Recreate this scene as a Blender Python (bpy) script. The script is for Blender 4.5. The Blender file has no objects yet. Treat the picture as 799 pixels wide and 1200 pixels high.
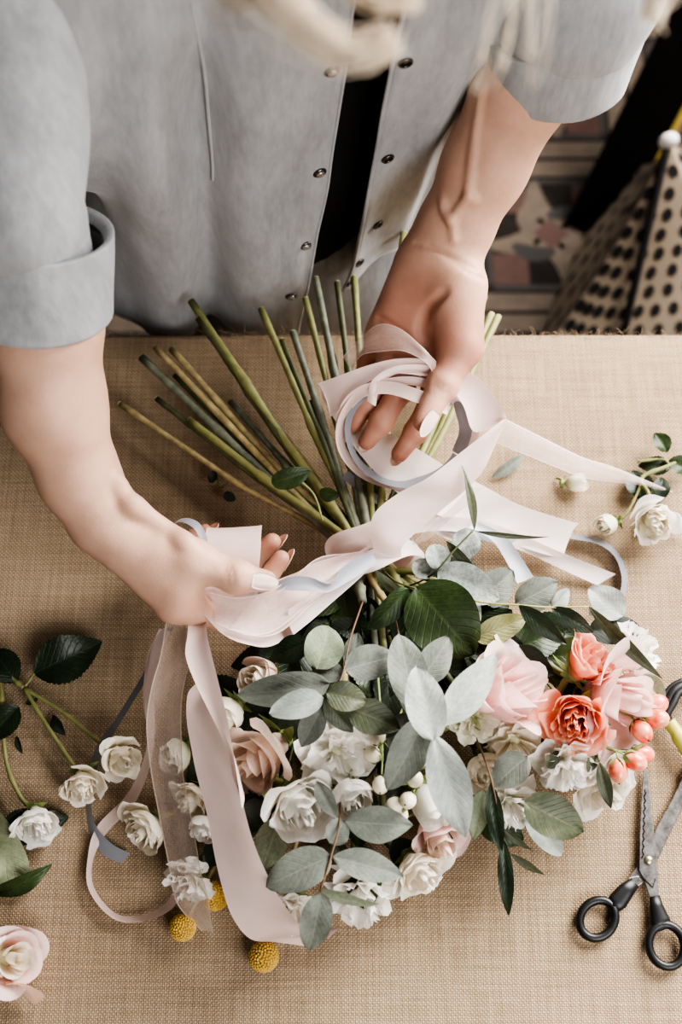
# Hands tying a bouquet with ribbons on a burlap covered table - procedural Blender scene
import bpy, math, random
import numpy as np
from mathutils import Vector, Matrix
rng = np.random.default_rng(7)
random.seed(7)
C = bpy.context.scene.collection
T = 0.75            # height of the table top
CAMH = 0.90         # camera above the table top
FPX = 1400.0        # focal length for a frame 799 x 1200
PHI = math.radians(22)
CAM = np.array([0, 0, T + CAMH])
sp_, cp_ = math.sin(PHI), math.cos(PHI)

# ---- surveying: the 3-D point at height z above the table that stands at a place of the photo
def P(px, py, z=0.0):
    u = (px - 399.5) / FPX; v = (600 - py) / FPX
    d = np.array([u, v * cp_ + sp_, v * sp_ - cp_])
    t = (z - CAMH) / d[2]
    return CAM + d * t
def Py(px, py, y):
    u = (px - 399.5) / FPX; v = (600 - py) / FPX
    d = np.array([u, v * cp_ + sp_, v * sp_ - cp_])
    return CAM + d * (y / d[1])
def S(px, py, z):   # metres per photo pixel there
    q = P(px, py, z) - CAM
    return (q[1] * sp_ - q[2] * cp_) / FPX
def nrm(v):
    v = np.asarray(v, float); n = np.linalg.norm(v)
    return v / n if n > 1e-12 else v

# ---- objects
def set_props(o, label=None, cat=None, group=None, kind=None):
    if label: o['label'] = label
    if cat: o['category'] = cat
    if group: o['group'] = group
    if kind: o['kind'] = kind
    return o
def thing(name, label, cat, base, group=None):
    o = bpy.data.objects.new(name, None); C.objects.link(o)
    o.location = tuple(base); o.empty_display_size = 0.02
    return set_props(o, label, cat, group)
def world_base(o):
    b = np.zeros(3)
    while o is not None:
        b += np.array(o.location); o = o.parent
    return b
def mesh(name, V, F, mat, parent=None, base=None, smooth=True, uv=None, col=None, label=None, mats=None, fmat=None):
    V = np.asarray(V, float)
    b = world_base(parent) if parent is not None else (np.zeros(3) if base is None else np.asarray(base, float))
    me = bpy.data.meshes.new(name)
    me.from_pydata((V - b).tolist(), [], [list(map(int, f)) for f in F] if not isinstance(F, np.ndarray) else F.tolist())
    for m in (mats or [mat]): me.materials.append(m)
    if fmat is not None: me.polygons.foreach_set('material_index', np.asarray(fmat, np.int32))
    if smooth: me.polygons.foreach_set('use_smooth', np.ones(len(me.polygons), bool))
    if uv is not None:
        l = me.uv_layers.new(name='UVMap'); vi = np.empty(len(me.loops), np.int32); me.loops.foreach_get('vertex_index', vi)
        l.data.foreach_set('uv', np.asarray(uv, np.float32)[vi].ravel())
    if col is not None:
        a = me.color_attributes.new('tint', 'FLOAT_COLOR', 'POINT')
        c = np.ones((len(V), 4), np.float32); c[:, :3] = col
        a.data.foreach_set('color', c.ravel())
    me.update()
    o = bpy.data.objects.new(name, me); C.objects.link(o)
    if parent is not None: o.parent = parent
    else: o.location = tuple(b)
    if label: o['label'] = label
    return o
class MB:           # gathers pieces of ONE part
    def __init__(s): s.V = []; s.F = []; s.U = []; s.n = 0
    def add(s, V, F, U=None):
        V = np.asarray(V, float); s.V.append(V)
        s.F += [[i + s.n for i in f] for f in (F.tolist() if isinstance(F, np.ndarray) else F)]
        s.U.append(np.zeros((len(V), 2)) if U is None else np.asarray(U, float)); s.n += len(V)
    def build(s, name, mat, parent=None, **k):
        return mesh(name, np.concatenate(s.V), s.F, mat, parent, uv=np.concatenate(s.U), **k)
def grid_faces(nu, nv, wrap=False):     # vertex index = j*nu + i
    F = []
    for j in range(nv - 1):
        for i in range(nu if wrap else nu - 1):
            a = j * nu + i; b = j * nu + (i + 1) % nu
            F.append([a, b, b + nu, a + nu])
    return F
def cr(pts, n):     # Catmull-Rom through the rows of pts, n samples per span
    p = np.asarray(pts, float)
    if len(p) == 2: return p[0] + (p[1] - p[0]) * np.linspace(0, 1, n + 1)[:, None]
    q = np.vstack([2 * p[0] - p[1], p, 2 * p[-1] - p[-2]])
    out = []
    for i in range(1, len(q) - 2):
        t = np.linspace(0, 1, n, endpoint=False)[:, None]
        a, b, c, d = q[i - 1], q[i], q[i + 1], q[i + 2]
        out.append(0.5 * (2 * b + (c - a) * t + (2 * a - 5 * b + 4 * c - d) * t ** 2 + (3 * b - a - 3 * c + d) * t ** 3))
    out.append(p[-1:])
    return np.vstack(out)
def frames(c):      # tangents and a rotation-minimising normal
    t = np.gradient(c, axis=0); t /= np.linalg.norm(t, axis=1)[:, None] + 1e-12
    n = np.cross(t[0], [0.3, 0.2, 1]);  n = nrm(n); N = []
    for i in range(len(c)):
        n = nrm(n - t[i] * np.dot(n, t[i])); N.append(n)
    N = np.array(N); return t, N, np.cross(t, N)
def tube(c, r, k=8, cap=True):
    c = np.asarray(c, float); m = len(c)
    r = np.full(m, r) if np.isscalar(r) else np.asarray(r, float)
    t, N, B = frames(c); a = np.linspace(0, 2 * np.pi, k, endpoint=False)
    V = (c[:, None] + r[:, None, None] * (np.cos(a)[None, :, None] * N[:, None] + np.sin(a)[None, :, None] * B[:, None])).reshape(-1, 3)
    F = grid_faces(k, m, True)
    U = np.stack([np.tile(a / 6.283, m), np.repeat(np.linspace(0, 1, m), k)], 1)
    if cap: F += [list(range(k))[::-1], [(m - 1) * k + i for i in range(k)]]
    return V, F, U
def ball(c, r, nu=14, nv=9, axis=None, sx=(1, 1, 1)):
    th = np.linspace(0, np.pi, nv); ph = np.linspace(0, 2 * np.pi, nu, endpoint=False)
    V = np.stack([(np.sin(th)[:, None] * np.cos(ph)).ravel() * sx[0], (np.sin(th)[:, None] * np.sin(ph)).ravel() * sx[1], np.repeat(np.cos(th), nu) * sx[2]], 1) * r
    if axis is not None: V = V @ basis(axis).T
    U = np.stack([np.tile(ph / 6.283, nv), np.repeat(th / np.pi, nu)], 1)
    return V + c, grid_faces(nu, nv, True), U
def basis(z, hint=(0.13, 0.4, 1.0)):    # columns x, y, z
    z = nrm(z); x = np.cross(hint, z)
    if np.linalg.norm(x) < 1e-4: x = np.cross([1, 0, 0.2], z)
    x = nrm(x); return np.stack([x, np.cross(z, x), z], 1)
def box(lo, hi):
    x0, y0, z0 = lo; x1, y1, z1 = hi
    V = [(x0,y0,z0),(x1,y0,z0),(x1,y1,z0),(x0,y1,z0),(x0,y0,z1),(x1,y0,z1),(x1,y1,z1),(x0,y1,z1)]
    return V, [[3,2,1,0],[4,5,6,7],[0,1,5,4],[1,2,6,5],[2,3,7,6],[3,0,4,7]]
def vnoise(p, seed=0):  # smooth value noise, p (n,3)
    p = np.asarray(p, float); i = np.floor(p).astype(np.int64); f = p - i; f = f * f * (3 - 2 * f); out = 0
    for dx in (0, 1):
        for dy in (0, 1):
            for dz in (0, 1):
                h = (i[:, 0] + dx) * 374761393 + (i[:, 1] + dy) * 668265263 + (i[:, 2] + dz) * 2147483647 + seed * 1013904223
                h = (h ^ (h >> 13)) * 1274126177; h = (h ^ (h >> 16)) & 0xffff
                w = np.where(dx, f[:, 0], 1 - f[:, 0]) * np.where(dy, f[:, 1], 1 - f[:, 1]) * np.where(dz, f[:, 2], 1 - f[:, 2])
                out = out + w * (h / 32767.5 - 1)
    return out

# ---- materials
def lin(r, g, b):   # sRGB 0-255 to linear
    f = lambda c: (c / 255 / 12.92) if c / 255 <= 0.04045 else ((c / 255 + 0.055) / 1.055) ** 2.4
    return (f(r), f(g), f(b), 1)
class Mat:
    def __init__(s, name):
        s.m = bpy.data.materials.new(name); s.m.use_nodes = True; s.t = s.m.node_tree
        s.b = s.t.nodes['Principled BSDF']; s.out = s.t.nodes['Material Output']
    def n(s, kind, **k):
        x = s.t.nodes.new('ShaderNode' + kind)
        for a, v in k.items():
            if a.startswith('i_'): x.inputs[int(a[2:]) if a[2:].isdigit() else a[2:].replace('_', ' ')].default_value = v
            else: setattr(x, a, v)
        return x
    def l(s, a, b): s.t.links.new(a, b)
    def set(s, **k):
        for a, v in k.items(): s.b.inputs[a.replace('_', ' ')].default_value = v
        return s
    def math(s, op, a, b=None, c=None):
        x = s.n('Math', operation=op)
        for i, v in enumerate((a, b, c)):
            if v is None: continue
            if isinstance(v, (int, float)): x.inputs[i].default_value = v
            else: s.l(v, x.inputs[i])
        return x.outputs[0]
    def mix(s, f, a, b, mode='MIX'):
        x = s.n('Mix', data_type='RGBA', blend_type=mode)
        for sock, v in ((x.inputs[0], f), (x.inputs[6], a), (x.inputs[7], b)):
            if isinstance(v, (int, float, tuple)): sock.default_value = v
            else: s.l(v, sock)
        return x.outputs[2]
    def ramp(s, f, stops):
        x = s.n('ValToRGB'); s.l(f, x.inputs[0]); e = x.color_ramp.elements
        while len(e) < len(stops): e.new(0.5)
        for q, (p, c) in zip(e, stops): q.position = p; q.color = c
        return x.outputs[0]
    def noise(s, scale, detail=3, vec=None, rough=0.55):
        x = s.n('TexNoise'); x.inputs['Scale'].default_value = scale; x.inputs['Detail'].default_value = detail; x.inputs['Roughness'].default_value = rough
        if vec is not None: s.l(vec, x.inputs['Vector'])
        return x.outputs[0]
    def coord(s, which='Object'): return s.n('TexCoord').outputs[which]
    def bump(s, h, strength=0.3, dist=0.001):
        x = s.n('Bump'); x.inputs['Strength'].default_value = strength; x.inputs['Distance'].default_value = dist
        s.l(h, x.inputs['Height']); s.l(x.outputs[0], s.b.inputs['Normal']); return s
    def scaled(s, vec, sc):
        x = s.n('Mapping'); s.l(vec, x.inputs['Vector']); x.inputs['Scale'].default_value = sc; return x.outputs[0]

def m_plain(name, c, rough=0.5, var=0.15, scale=60, metal=0.0, bump=0.15, dist=0.0006):
    m = Mat(name); n = m.noise(scale, 4, m.coord())
    dark = tuple(x * (1 - var) for x in c[:3]) + (1,); lite = tuple(min(1, x * (1 + var)) for x in c[:3]) + (1,)
    m.l(m.ramp(n, [(0.3, dark), (0.7, lite)]), m.b.inputs['Base Color'])
    m.set(Roughness=rough, Metallic=metal)
    if bump: m.bump(n, bump, dist)
    return m.m

def m_burlap():
    m = Mat('burlap weave'); co = m.coord('Object'); p = 0.00155
    w = m.noise(60, 2, co); w2 = m.noise(420, 1, co)
    sx = m.n('SeparateXYZ'); m.l(co, sx.inputs[0])
    wob = m.math('ADD', m.math('MULTIPLY', w, 0.9), m.math('MULTIPLY', w2, 0.55))
    def thr(o, other): return m.math('MULTIPLY', m.math('ADD', m.math('DIVIDE', o, p), wob), math.pi)
    X = m.math('SINE', thr(sx.outputs[0], 0)); Y = m.math('SINE', thr(m.math('SUBTRACT', sx.outputs[1], sx.outputs[2]), 0))
    aX = m.math('ABSOLUTE', X); aY = m.math('ABSOLUTE', Y)
    h = m.math('ADD', m.math('MULTIPLY', m.math('ADD', aX, aY), 0.36), m.math('MULTIPLY', m.math('MULTIPLY', X, Y), 0.32))
    slx = m.noise(1.0, 2, m.scaled(co, (16, 420, 16))); sly = m.noise(1.0, 2, m.scaled(co, (420, 16, 16)))
    sl = m.math('ADD', slx, sly)
    base = m.ramp(h, [(0.05, lin(116, 98, 79)), (0.42, lin(162, 142, 119)), (0.95, lin(188, 170, 147))])
    c = m.mix(1.0, base, m.ramp(m.math('MULTIPLY', sl, 0.5), [(0.32, (0.72, 0.69, 0.65, 1)), (0.66, (1.12, 1.12, 1.1, 1))]), 'MULTIPLY')
    big = m.noise(5, 3, co)
    c = m.mix(1.0, c, m.ramp(big, [(0.3, (0.9, 0.88, 0.86, 1)), (0.7, (1.05, 1.04, 1.03, 1))]), 'MULTIPLY')
    m.l(c, m.b.inputs['Base Color']); m.set(Roughness=0.95, Specular_IOR_Level=0.1)
    m.bump(m.math('ADD', h, m.math('MULTIPLY', sl, 0.25)), 0.6, 0.0009)
    return m.m

def m_cloth(name, c, var=0.1):  # washed cotton: fine weave, mottled wash
    m = Mat(name); co = m.coord()
    n = m.noise(22, 5, m.scaled(co, (1.6, 1.6, 0.6)), 0.65); f = m.noise(900, 2, co); g = m.noise(130, 4, m.scaled(co, (1.5, 1.5, 0.35)))
    k = m.math('ADD', m.math('MULTIPLY', n, 0.6), m.math('MULTIPLY', g, 0.4))
    a = tuple(x * (1 - 1.6 * var) for x in c[:3]) + (1,); b = tuple(min(1, x * (1 + 1.6 * var)) for x in c[:3]) + (1,)
    m.l(m.ramp(k, [(0.36, a), (0.64, b)]), m.b.inputs['Base Color'])
    m.set(Roughness=0.85, Specular_IOR_Level=0.2, Sheen_Weight=0.25, Sheen_Roughness=0.5)
    m.bump(m.math('ADD', m.math('MULTIPLY', f, 0.35), g), 0.35, 0.0012)
    return m.m

def m_skin():
    m = Mat('skin'); a = m.n('Attribute', attribute_name='tint'); co = m.coord()
    n = m.noise(45, 4, co); f = m.noise(320, 3, co)
    base = m.mix(1.0, a.outputs['Color'], m.ramp(n, [(0.3, (0.90, 0.86, 0.84, 1)), (0.7, (1.06, 1.04, 1.03, 1))]), 'MULTIPLY')
    m.l(base, m.b.inputs['Base Color'])
    m.set(Roughness=0.5, Subsurface_Weight=0.12, Subsurface_Scale=0.004, Specular_IOR_Level=0.35)
    m.b.inputs['Subsurface Radius'].default_value = (1, 0.35, 0.2)
    v = m.n('TexVoronoi', feature='DISTANCE_TO_EDGE'); m.l(m.scaled(co, (1, 1, 1)), v.inputs['Vector']); v.inputs['Scale'].default_value = 520
    m.bump(m.math('ADD', m.math('MULTIPLY', f, 0.7), v.outputs[0]), 0.22, 0.0006)
    return m.m

def m_petal(name, edge, base, deep, rough=0.6, vein=0.35, trans=0.38):
    """uv.y runs from the petal's foot to its rim"""
    m = Mat(name); uv = m.coord('UV'); s = m.n('SeparateXYZ'); m.l(uv, s.inputs[0])
    c = m.ramp(s.outputs[1], [(0.0, deep), (0.45, base), (0.9, edge)])
    v = m.noise(1.0, 3, m.scaled(uv, (26, 2.2, 1))); n = m.noise(90, 3, m.coord())
    c = m.mix(1.0, c, m.ramp(v, [(0.3, (1 - 0.2 * vein,) * 3 + (1,)), (0.7, (1.03, 1.03, 1.03, 1))]), 'MULTIPLY')
    c = m.mix(1.0, c, m.ramp(n, [(0.3, (0.94, 0.93, 0.91, 1)), (0.65, (1.02, 1.02, 1.02, 1))]), 'MULTIPLY')
    m.l(c, m.b.inputs['Base Color'])
    m.set(Roughness=rough, Specular_IOR_Level=0.25, Sheen_Weight=0.15)
    m.bump(v, 0.25, 0.0006)
    tr = m.n('BsdfTranslucent'); m.l(c, tr.inputs[0]); mx = m.n('MixShader'); mx.inputs[0].default_value = trans
    m.l(m.b.outputs[0], mx.inputs[1]); m.l(tr.outputs[0], mx.inputs[2]); m.l(mx.outputs[0], m.out.inputs[0])
    return m.m

def m_leaf(name, c, c2, vein, rough=0.5, spots=0.3, vstr=0.6):
    m = Mat(name); uv = m.coord('UV'); s = m.n('SeparateXYZ'); m.l(uv, s.inputs[0])
    u = m.math('ABSOLUTE', m.math('SUBTRACT', s.outputs[0], 0.5)); v = s.outputs[1]
    rib = m.math('LESS_THAN', u, 0.022)
    side = m.math('SINE', m.math('MULTIPLY', m.math('SUBTRACT', v, m.math('MULTIPLY', u, 0.62)), 58.0))
    side = m.math('POWER', m.math('MAXIMUM', side, 0.0), 9.0)
    n = m.noise(55, 4, m.coord()); f = m.noise(420, 2, m.coord())
    base = m.ramp(n, [(0.32, c), (0.68, c2)])
    base = m.mix(1.0, base, m.ramp(f, [(0.34, (1 - spots,) * 3 + (1,)), (0.6, (1.04,) * 3 + (1,))]), 'MULTIPLY')
    k = m.math('MINIMUM', m.math('ADD', rib, m.math('MULTIPLY', side, 0.32)), 1.0)
    col = m.mix(m.math('MULTIPLY', k, vstr), base, vein)
    m.l(col, m.b.inputs['Base Color']); m.set(Roughness=rough, Specular_IOR_Level=0.35)
    m.bump(m.math('ADD', m.math('MULTIPLY', side, -0.6), m.math('ADD', m.math('MULTIPLY', rib, -0.8), n)), 0.35, 0.0008)
    tr = m.n('BsdfTranslucent'); m.l(col, tr.inputs[0]); mx = m.n('MixShader'); mx.inputs[0].default_value = 0.12
    m.l(m.b.outputs[0], mx.inputs[1]); m.l(tr.outputs[0], mx.inputs[2]); m.l(mx.outputs[0], m.out.inputs[0])
    return m.m

def m_satin(name, c, rough=0.38):
    m = Mat(name); uv = m.coord('UV'); s = m.n('SeparateXYZ'); m.l(uv, s.inputs[0])
    w = m.math('SINE', m.math('MULTIPLY', m.math('ADD', s.outputs[1], m.math('MULTIPLY', s.outputs[0], 0.3)), 2200.0))
    e = m.math('GREATER_THAN', m.math('ABSOLUTE', m.math('SUBTRACT', s.outputs[0], 0.5)), 0.475)
    n = m.noise(1.0, 3, m.scaled(uv, (3, 60, 1)))
    a = tuple(x * 0.93 for x in c[:3]) + (1,)
    col = m.mix(m.math('MULTIPLY', e, 0.35), m.ramp(n, [(0.3, a), (0.7, c)]), tuple(min(1, x * 1.15) for x in c[:3]) + (1,))
    m.l(col, m.b.inputs['Base Color'])
    m.set(Roughness=rough, Sheen_Weight=0.5, Sheen_Roughness=0.35, Specular_IOR_Level=0.5, Anisotropic=0.5)
    m.bump(m.math('ADD', w, m.math('MULTIPLY', e, 3.0)), 0.12, 0.0003)
    tr = m.n('BsdfTranslucent'); m.l(col, tr.inputs[0]); mx = m.n('MixShader'); mx.inputs[0].default_value = 0.28
    m.l(m.b.outputs[0], mx.inputs[1]); m.l(tr.outputs[0], mx.inputs[2]); m.l(mx.outputs[0], m.out.inputs[0])
    return m.m
def m_organza(name, c, alpha=0.42):
    m = Mat(name); uv = m.coord('UV'); s = m.n('SeparateXYZ'); m.l(uv, s.inputs[0])
    e = m.math('GREATER_THAN', m.math('ABSOLUTE', m.math('SUBTRACT', s.outputs[0], 0.5)), 0.465)
    n = m.noise(1.0, 4, m.scaled(uv, (30, 300, 1)), 0.7); g = m.noise(1.0, 2, m.scaled(uv, (2.5, 22, 1)))
    al = m.math('ADD', m.math('MULTIPLY', m.math('SUBTRACT', m.math('MULTIPLY', n, g), 0.25), 0.9), alpha)
    al = m.math('MINIMUM', m.math('ADD', al, m.math('MULTIPLY', e, 0.45)), 0.95)
    m.set(Base_Color=c, Roughness=0.42, Sheen_Weight=0.6, Specular_IOR_Level=0.6); m.l(al, m.b.inputs['Alpha'])
    return m.m
# ============================================================ the person
Z = np.array([0, 0, T])
def R_(x, y, z): return np.array([x, y, z + T])
skin = m_skin()
person = thing('person', 'person in a grey button shirt with rolled sleeves tying ribbons round flowers', 'person', (-0.04, 0.70, 0))

def axis_coords(segs):
    out = []
    for a, b, s in segs: out.append(np.linspace(a, b, max(2, int(round((b - a) / s)) + 1))[:-1])
    return np.append(np.concatenate(out), segs[-1][1])
GX = axis_coords([(-0.36, -0.232, 0.008), (-0.232, -0.02, 0.0019), (-0.02, 0.0, 0.003), (0.0, 0.155, 0.0019), (0.155, 0.32, 0.008)])
GY = axis_coords([(0.225, 0.53, 0.0019), (0.53, 0.62, 0.004), (0.62, 0.98, 0.010)])
GZ = axis_coords([(-0.02, 0.78, 0.016), (0.78, 1.0, 0.0019), (1.0, 1.08, 0.004), (1.08, 1.36, 0.009), (1.36, 1.72, 0.005)])
class Field:
    def __init__(s): s.f = np.full((len(GX), len(GY), len(GZ)), 0.05, np.float32)
    def rng(s, lo, hi):
        r = []
        for g, a, b in zip((GX, GY, GZ), lo, hi): r.append(slice(max(0, np.searchsorted(g, a) - 1), min(len(g), np.searchsorted(g, b) + 1)))
        return tuple(r)
    def pts(s, sl): return GX[sl[0]][:, None, None], GY[sl[1]][None, :, None], GZ[sl[2]][None, None, :]
    def smin(s, sl, d, k, sub=False):
        f = s.f[sl]
        if sub: d = -d; h = np.clip(0.5 - 0.5 * (f - d) / k, 0, 1); s.f[sl] = f * (1 - h) + d * h + k * h * (1 - h); return
        h = np.clip(0.5 + 0.5 * (d - f) / k, 0, 1); s.f[sl] = d * (1 - h) + f * h - k * h * (1 - h)
    def cap(s, a, b, ra, rb, k=0.006, flat=None, sub=False):    # tapered limb, optionally flattened along an axis
        a, b = np.asarray(a, float), np.asarray(b, float); m = max(ra, rb) + k + 0.02
        sl = s.rng(np.minimum(a, b) - m, np.maximum(a, b) + m); X, Y, W = s.pts(sl)
        d = b - a; L2 = d @ d
        t = np.clip(((X - a[0]) * d[0] + (Y - a[1]) * d[1] + (W - a[2]) * d[2]) / L2, 0, 1).astype(np.float32)
        qx, qy, qz = X - a[0] - t * d[0], Y - a[1] - t * d[1], W - a[2] - t * d[2]
        q2 = qx * qx + qy * qy + qz * qz
        if flat is not None:
            n = nrm(flat[0]); dn = qx * n[0] + qy * n[1] + qz * n[2]; q2 = q2 + dn * dn * (1 / flat[1] ** 2 - 1)
        s.smin(sl, (np.sqrt(q2) - (ra + (rb - ra) * t)).astype(np.float32), k, sub)
    def ell(s, c, r, ax=None, k=0.01, sub=False):
        c = np.asarray(c, float); r = np.asarray(r, float); m = r.max() + k + 0.02
        sl = s.rng(c - m, c + m); X, Y, W = s.pts(sl); A = np.eye(3) if ax is None else np.asarray(ax)
        q = [(X - c[0]) * A[0, i] + (Y - c[1]) * A[1, i] + (W - c[2]) * A[2, i] for i in range(3)]
        n = np.sqrt(sum((q[i] / r[i]) ** 2 for i in range(3)))
        s.smin(sl, ((n - 1) * r.min()).astype(np.float32), k, sub)
    def merge(s, o, k): s.smin((slice(None),) * 3, o.f, k)
    def chain(s, pts, rr, k=0.004, **q):
        for i in range(len(pts) - 1): s.cap(pts[i], pts[i + 1], rr[i], rr[i + 1], k, **q)
    def mesh(s):        # surface nets on the uneven grid
        f = s.f; ins = f < 0; nx, ny, nz = f.shape
        cnt = np.zeros((nx - 1, ny - 1, nz - 1), np.int8)
        for a in (0, 1):
            for b in (0, 1):
                for c in (0, 1): cnt += ins[a:nx - 1 + a, b:ny - 1 + b, c:nz - 1 + c]
        I = np.argwhere((cnt > 0) & (cnt < 8)); idx = np.full(cnt.shape, -1, np.int32); idx[tuple(I.T)] = np.arange(len(I))
        G = (GX, GY, GZ); acc = np.zeros((len(I), 3)); num = np.zeros(len(I))
        corner = lambda o: f[I[:, 0] + o[0], I[:, 1] + o[1], I[:, 2] + o[2]]
        pos = lambda o: np.stack([G[d][I[:, d] + o[d]] for d in range(3)], 1)
        for ax in range(3):
            for u in (0, 1):
                for v in (0, 1):
                    o0 = [0, 0, 0]; o0[(ax + 1) % 3] = u; o0[(ax + 2) % 3] = v; o1 = list(o0); o1[ax] = 1
                    f0, f1 = corner(o0), corner(o1); m = (f0 < 0) != (f1 < 0)
                    t = np.where(m, f0 / np.where(f0 == f1, 1, f0 - f1), 0)[:, None]
                    acc += np.where(m[:, None], pos(o0) * (1 - t) + pos(o1) * t, 0); num += m
        V = acc / num[:, None]; F = []
        for ax in range(3):
            A = np.moveaxis(ins, ax, 0); e = A[:-1] != A[1:]
            E = np.argwhere(e); E = E[(E[:, 1] > 0) & (E[:, 2] > 0) & (E[:, 1] < A.shape[1] - 1) & (E[:, 2] < A.shape[2] - 1)]
            Ix = np.moveaxis(idx, ax, 0); g = lambda du, dv: Ix[E[:, 0], E[:, 1] - du, E[:, 2] - dv]
            q = np.stack([g(1, 1), g(0, 1), g(0, 0), g(1, 0)], 1); fl = A[E[:, 0], E[:, 1], E[:, 2]]
            if ax == 1: fl = ~fl
            q = np.where(fl[:, None], q, q[:, ::-1]); F.append(q)
        F = np.concatenate(F); return V, F[(F >= 0).all(1)]

# --- the arm that comes down at the left of the photo (her right arm): joints surveyed from the photo
ShA = R_(-0.165, 0.635, 0.565); ElA = P(16, 205, .325); CuA = P(50, 370, .24); MiA = P(62, 475, .195); LoA = P(92, 558, .152); WrA = P(118, 602, .132)
thA = [P(140, 632, .130), P(225, 657, .125), P(277, 676, .120), P(311, 681, .117)]
inA = [P(205, 706, .102), P(256, 722, .086), P(302, 694, .074), P(329, 655, .080)]
miA = [P(195, 690, .084), P(242, 694, .062), P(290, 662, .056), P(319, 635, .066)]
riA = [P(182, 668, .072), P(225, 672, .050), P(262, 645, .044), P(280, 630, .050)]
piA = [P(172, 648, .066), P(205, 650, .048), P(228, 632, .044), P(240, 622, .048)]
# --- the arm at the right of the photo (her left arm), palm up
ShB = R_(0.185, 0.655, 0.555); ElB = P(676, -40, .325); CuB = P(615, 95, .245); MiB = P(568, 195, .19); WrB = P(518, 298, .140)
thB = [P(540, 335, .139), P(541, 408, .124), P(518, 452, .117), P(496, 494, .115)]
inB = [P(512, 408, .099), P(506, 468, .088), P(487, 506, .080), P(468, 532, .072)]
miB = [P(488, 404, .100), P(470, 456, .092), P(447, 494, .082), P(430, 517, .072)]
riB = [P(466, 402, .098), P(448, 440, .090), P(429, 474, .079), P(415, 497, .070)]
piB = [P(446, 398, .095), P(432, 422, .080), P(424, 446, .066), P(427, 462, .056)]
fl = Field()
# trunk, neck, head, legs
fl.ell(R_(-0.05, 0.705, 0.02), (0.098, 0.072, 0.15), k=0.03)
fl.ell(R_(-0.02, 0.675, 0.25), (0.125, 0.075, 0.20), k=0.05)
fl.ell(R_(0.00, 0.665, 0.42), (0.150, 0.075, 0.15), k=0.05)
fl.cap(ShA + [0.02, 0, 0], ShB - [0.02, 0, 0], 0.05, 0.05, 0.04)
fl.cap(R_(0.01, 0.655, 0.56), R_(0.01, 0.575, 0.70), 0.052, 0.048, 0.03)
HD = R_(0.01, 0.54, 0.775); hz = nrm([0, -0.28, 1.0]); hy = nrm(np.cross(hz, [1, 0, 0])); HB = np.stack([np.array([1, 0, 0]), hy, hz], 1)
hp = lambda x, y, z: HD + HB @ np.array([x, y, z])
fl.ell(hp(0, 0.012, 0.028), (0.074, 0.092, 0.088), HB, 0.02); fl.ell(hp(0, -0.022, -0.035), (0.058, 0.068, 0.075), HB, 0.03)
fl.cap(hp(0, -0.083, 0.006), hp(0, -0.103, -0.036), 0.007, 0.012, 0.010)
fl.cap(hp(-0.016, -0.080, -0.062), hp(0.016, -0.080, -0.062), 0.0085, 0.0085, 0.006); fl.ell(hp(0, -0.070, -0.098), (0.022, 0.018, 0.016), HB, 0.015)
for s in (-1, 1):
    fl.ell(hp(s * 0.031, -0.090, 0.006), (0.017, 0.012, 0.011), HB, 0.010, sub=True); fl.ell(hp(s * 0.031, -0.073, 0.005), (0.012, 0.012, 0.011), HB, 0.003)
    fl.ell(hp(s * 0.074, 0.01, -0.005), (0.008, 0.017, 0.030), HB, 0.006)
    hip, kn, an = np.array([-0.05 + s * 0.072, 0.71, 0.70]), np.array([-0.05 + s * 0.085, 0.70, 0.44]), np.array([-0.05 + s * 0.09, 0.74, 0.09])
    fl.cap(hip, kn, 0.078, 0.052, 0.03); fl.cap(kn, an, 0.050, 0.036, 0.02); fl.cap(an - [0, 0, 0.05], an + [0, -0.15, -0.06], 0.034, 0.026, 0.015)
# arms
view = nrm([0, -0.4, 1])
fl.cap(ShA, ElA, 0.040, 0.033, 0.03); fl.chain([ElA, CuA, MiA, LoA, WrA], [0.033, 0.0365, 0.0335, 0.0262, 0.0248], 0.012)
fl.cap(ShB, ElB, 0.044, 0.037, 0.03); fl.chain([ElB, CuB, MiB], [0.038, 0.0345, 0.0300], 0.012); fl.cap(MiB, WrB, 0.0300, 0.0262, 0.012); fl.cap(WrB + (MiB - WrB) * 0.3, WrB, 0.0262, 0.0268, 0.012, flat=(view, 0.78))
def hand(wr, th, fingers, mr, fr, thr, side):
    h = Field()
    for q, r in zip(fingers, fr):
        g = Field(); g.chain(q, [r * 1.13, r * 1.0, r * 0.90, r * 0.72], 0.003)
        g.ell(q[1], [r * 1.04] * 3, k=0.004); g.ell(q[2], [r * 0.95] * 3, k=0.004)
        h.merge(g, 0.0015)
    p = Field()
    for i, q in enumerate(fingers): p.cap(wr + (q[0] - wr) * 0.12, q[0], mr[0], mr[1] + 0.0006 * (i == 0), 0.012)
    for i in range(3): p.cap(fingers[i][0], fingers[i + 1][0], mr[1] * 0.85, mr[1] * 0.85, 0.008)
    h.merge(p, 0.006)
    t = Field(); t.chain(th, thr, 0.006); t.cap(wr, th[0], thr[0] * 1.05, thr[0], 0.01); t.ell(th[2], [thr[2] * 1.03] * 3, k=0.005)
    h.merge(t, 0.007); return h
hA = hand(WrA, thA, [inA, miA, riA, piA], (0.0165, 0.0122), (0.0092, 0.0094, 0.0088, 0.0076), (0.0155, 0.0140, 0.0106, 0.0078), -1)
hA.cap(thA[1], inA[0], 0.0105, 0.0105, 0.012); hA.cap((WrA + thA[0]) / 2, inA[0] * 0.7 + WrA * 0.3, 0.0165, 0.014, 0.012)
hA.cap(thA[1] * 0.6 + thA[0] * 0.4, inA[0] * 0.6 + inA[1] * 0.4, 0.008, 0.007, 0.012)
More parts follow.
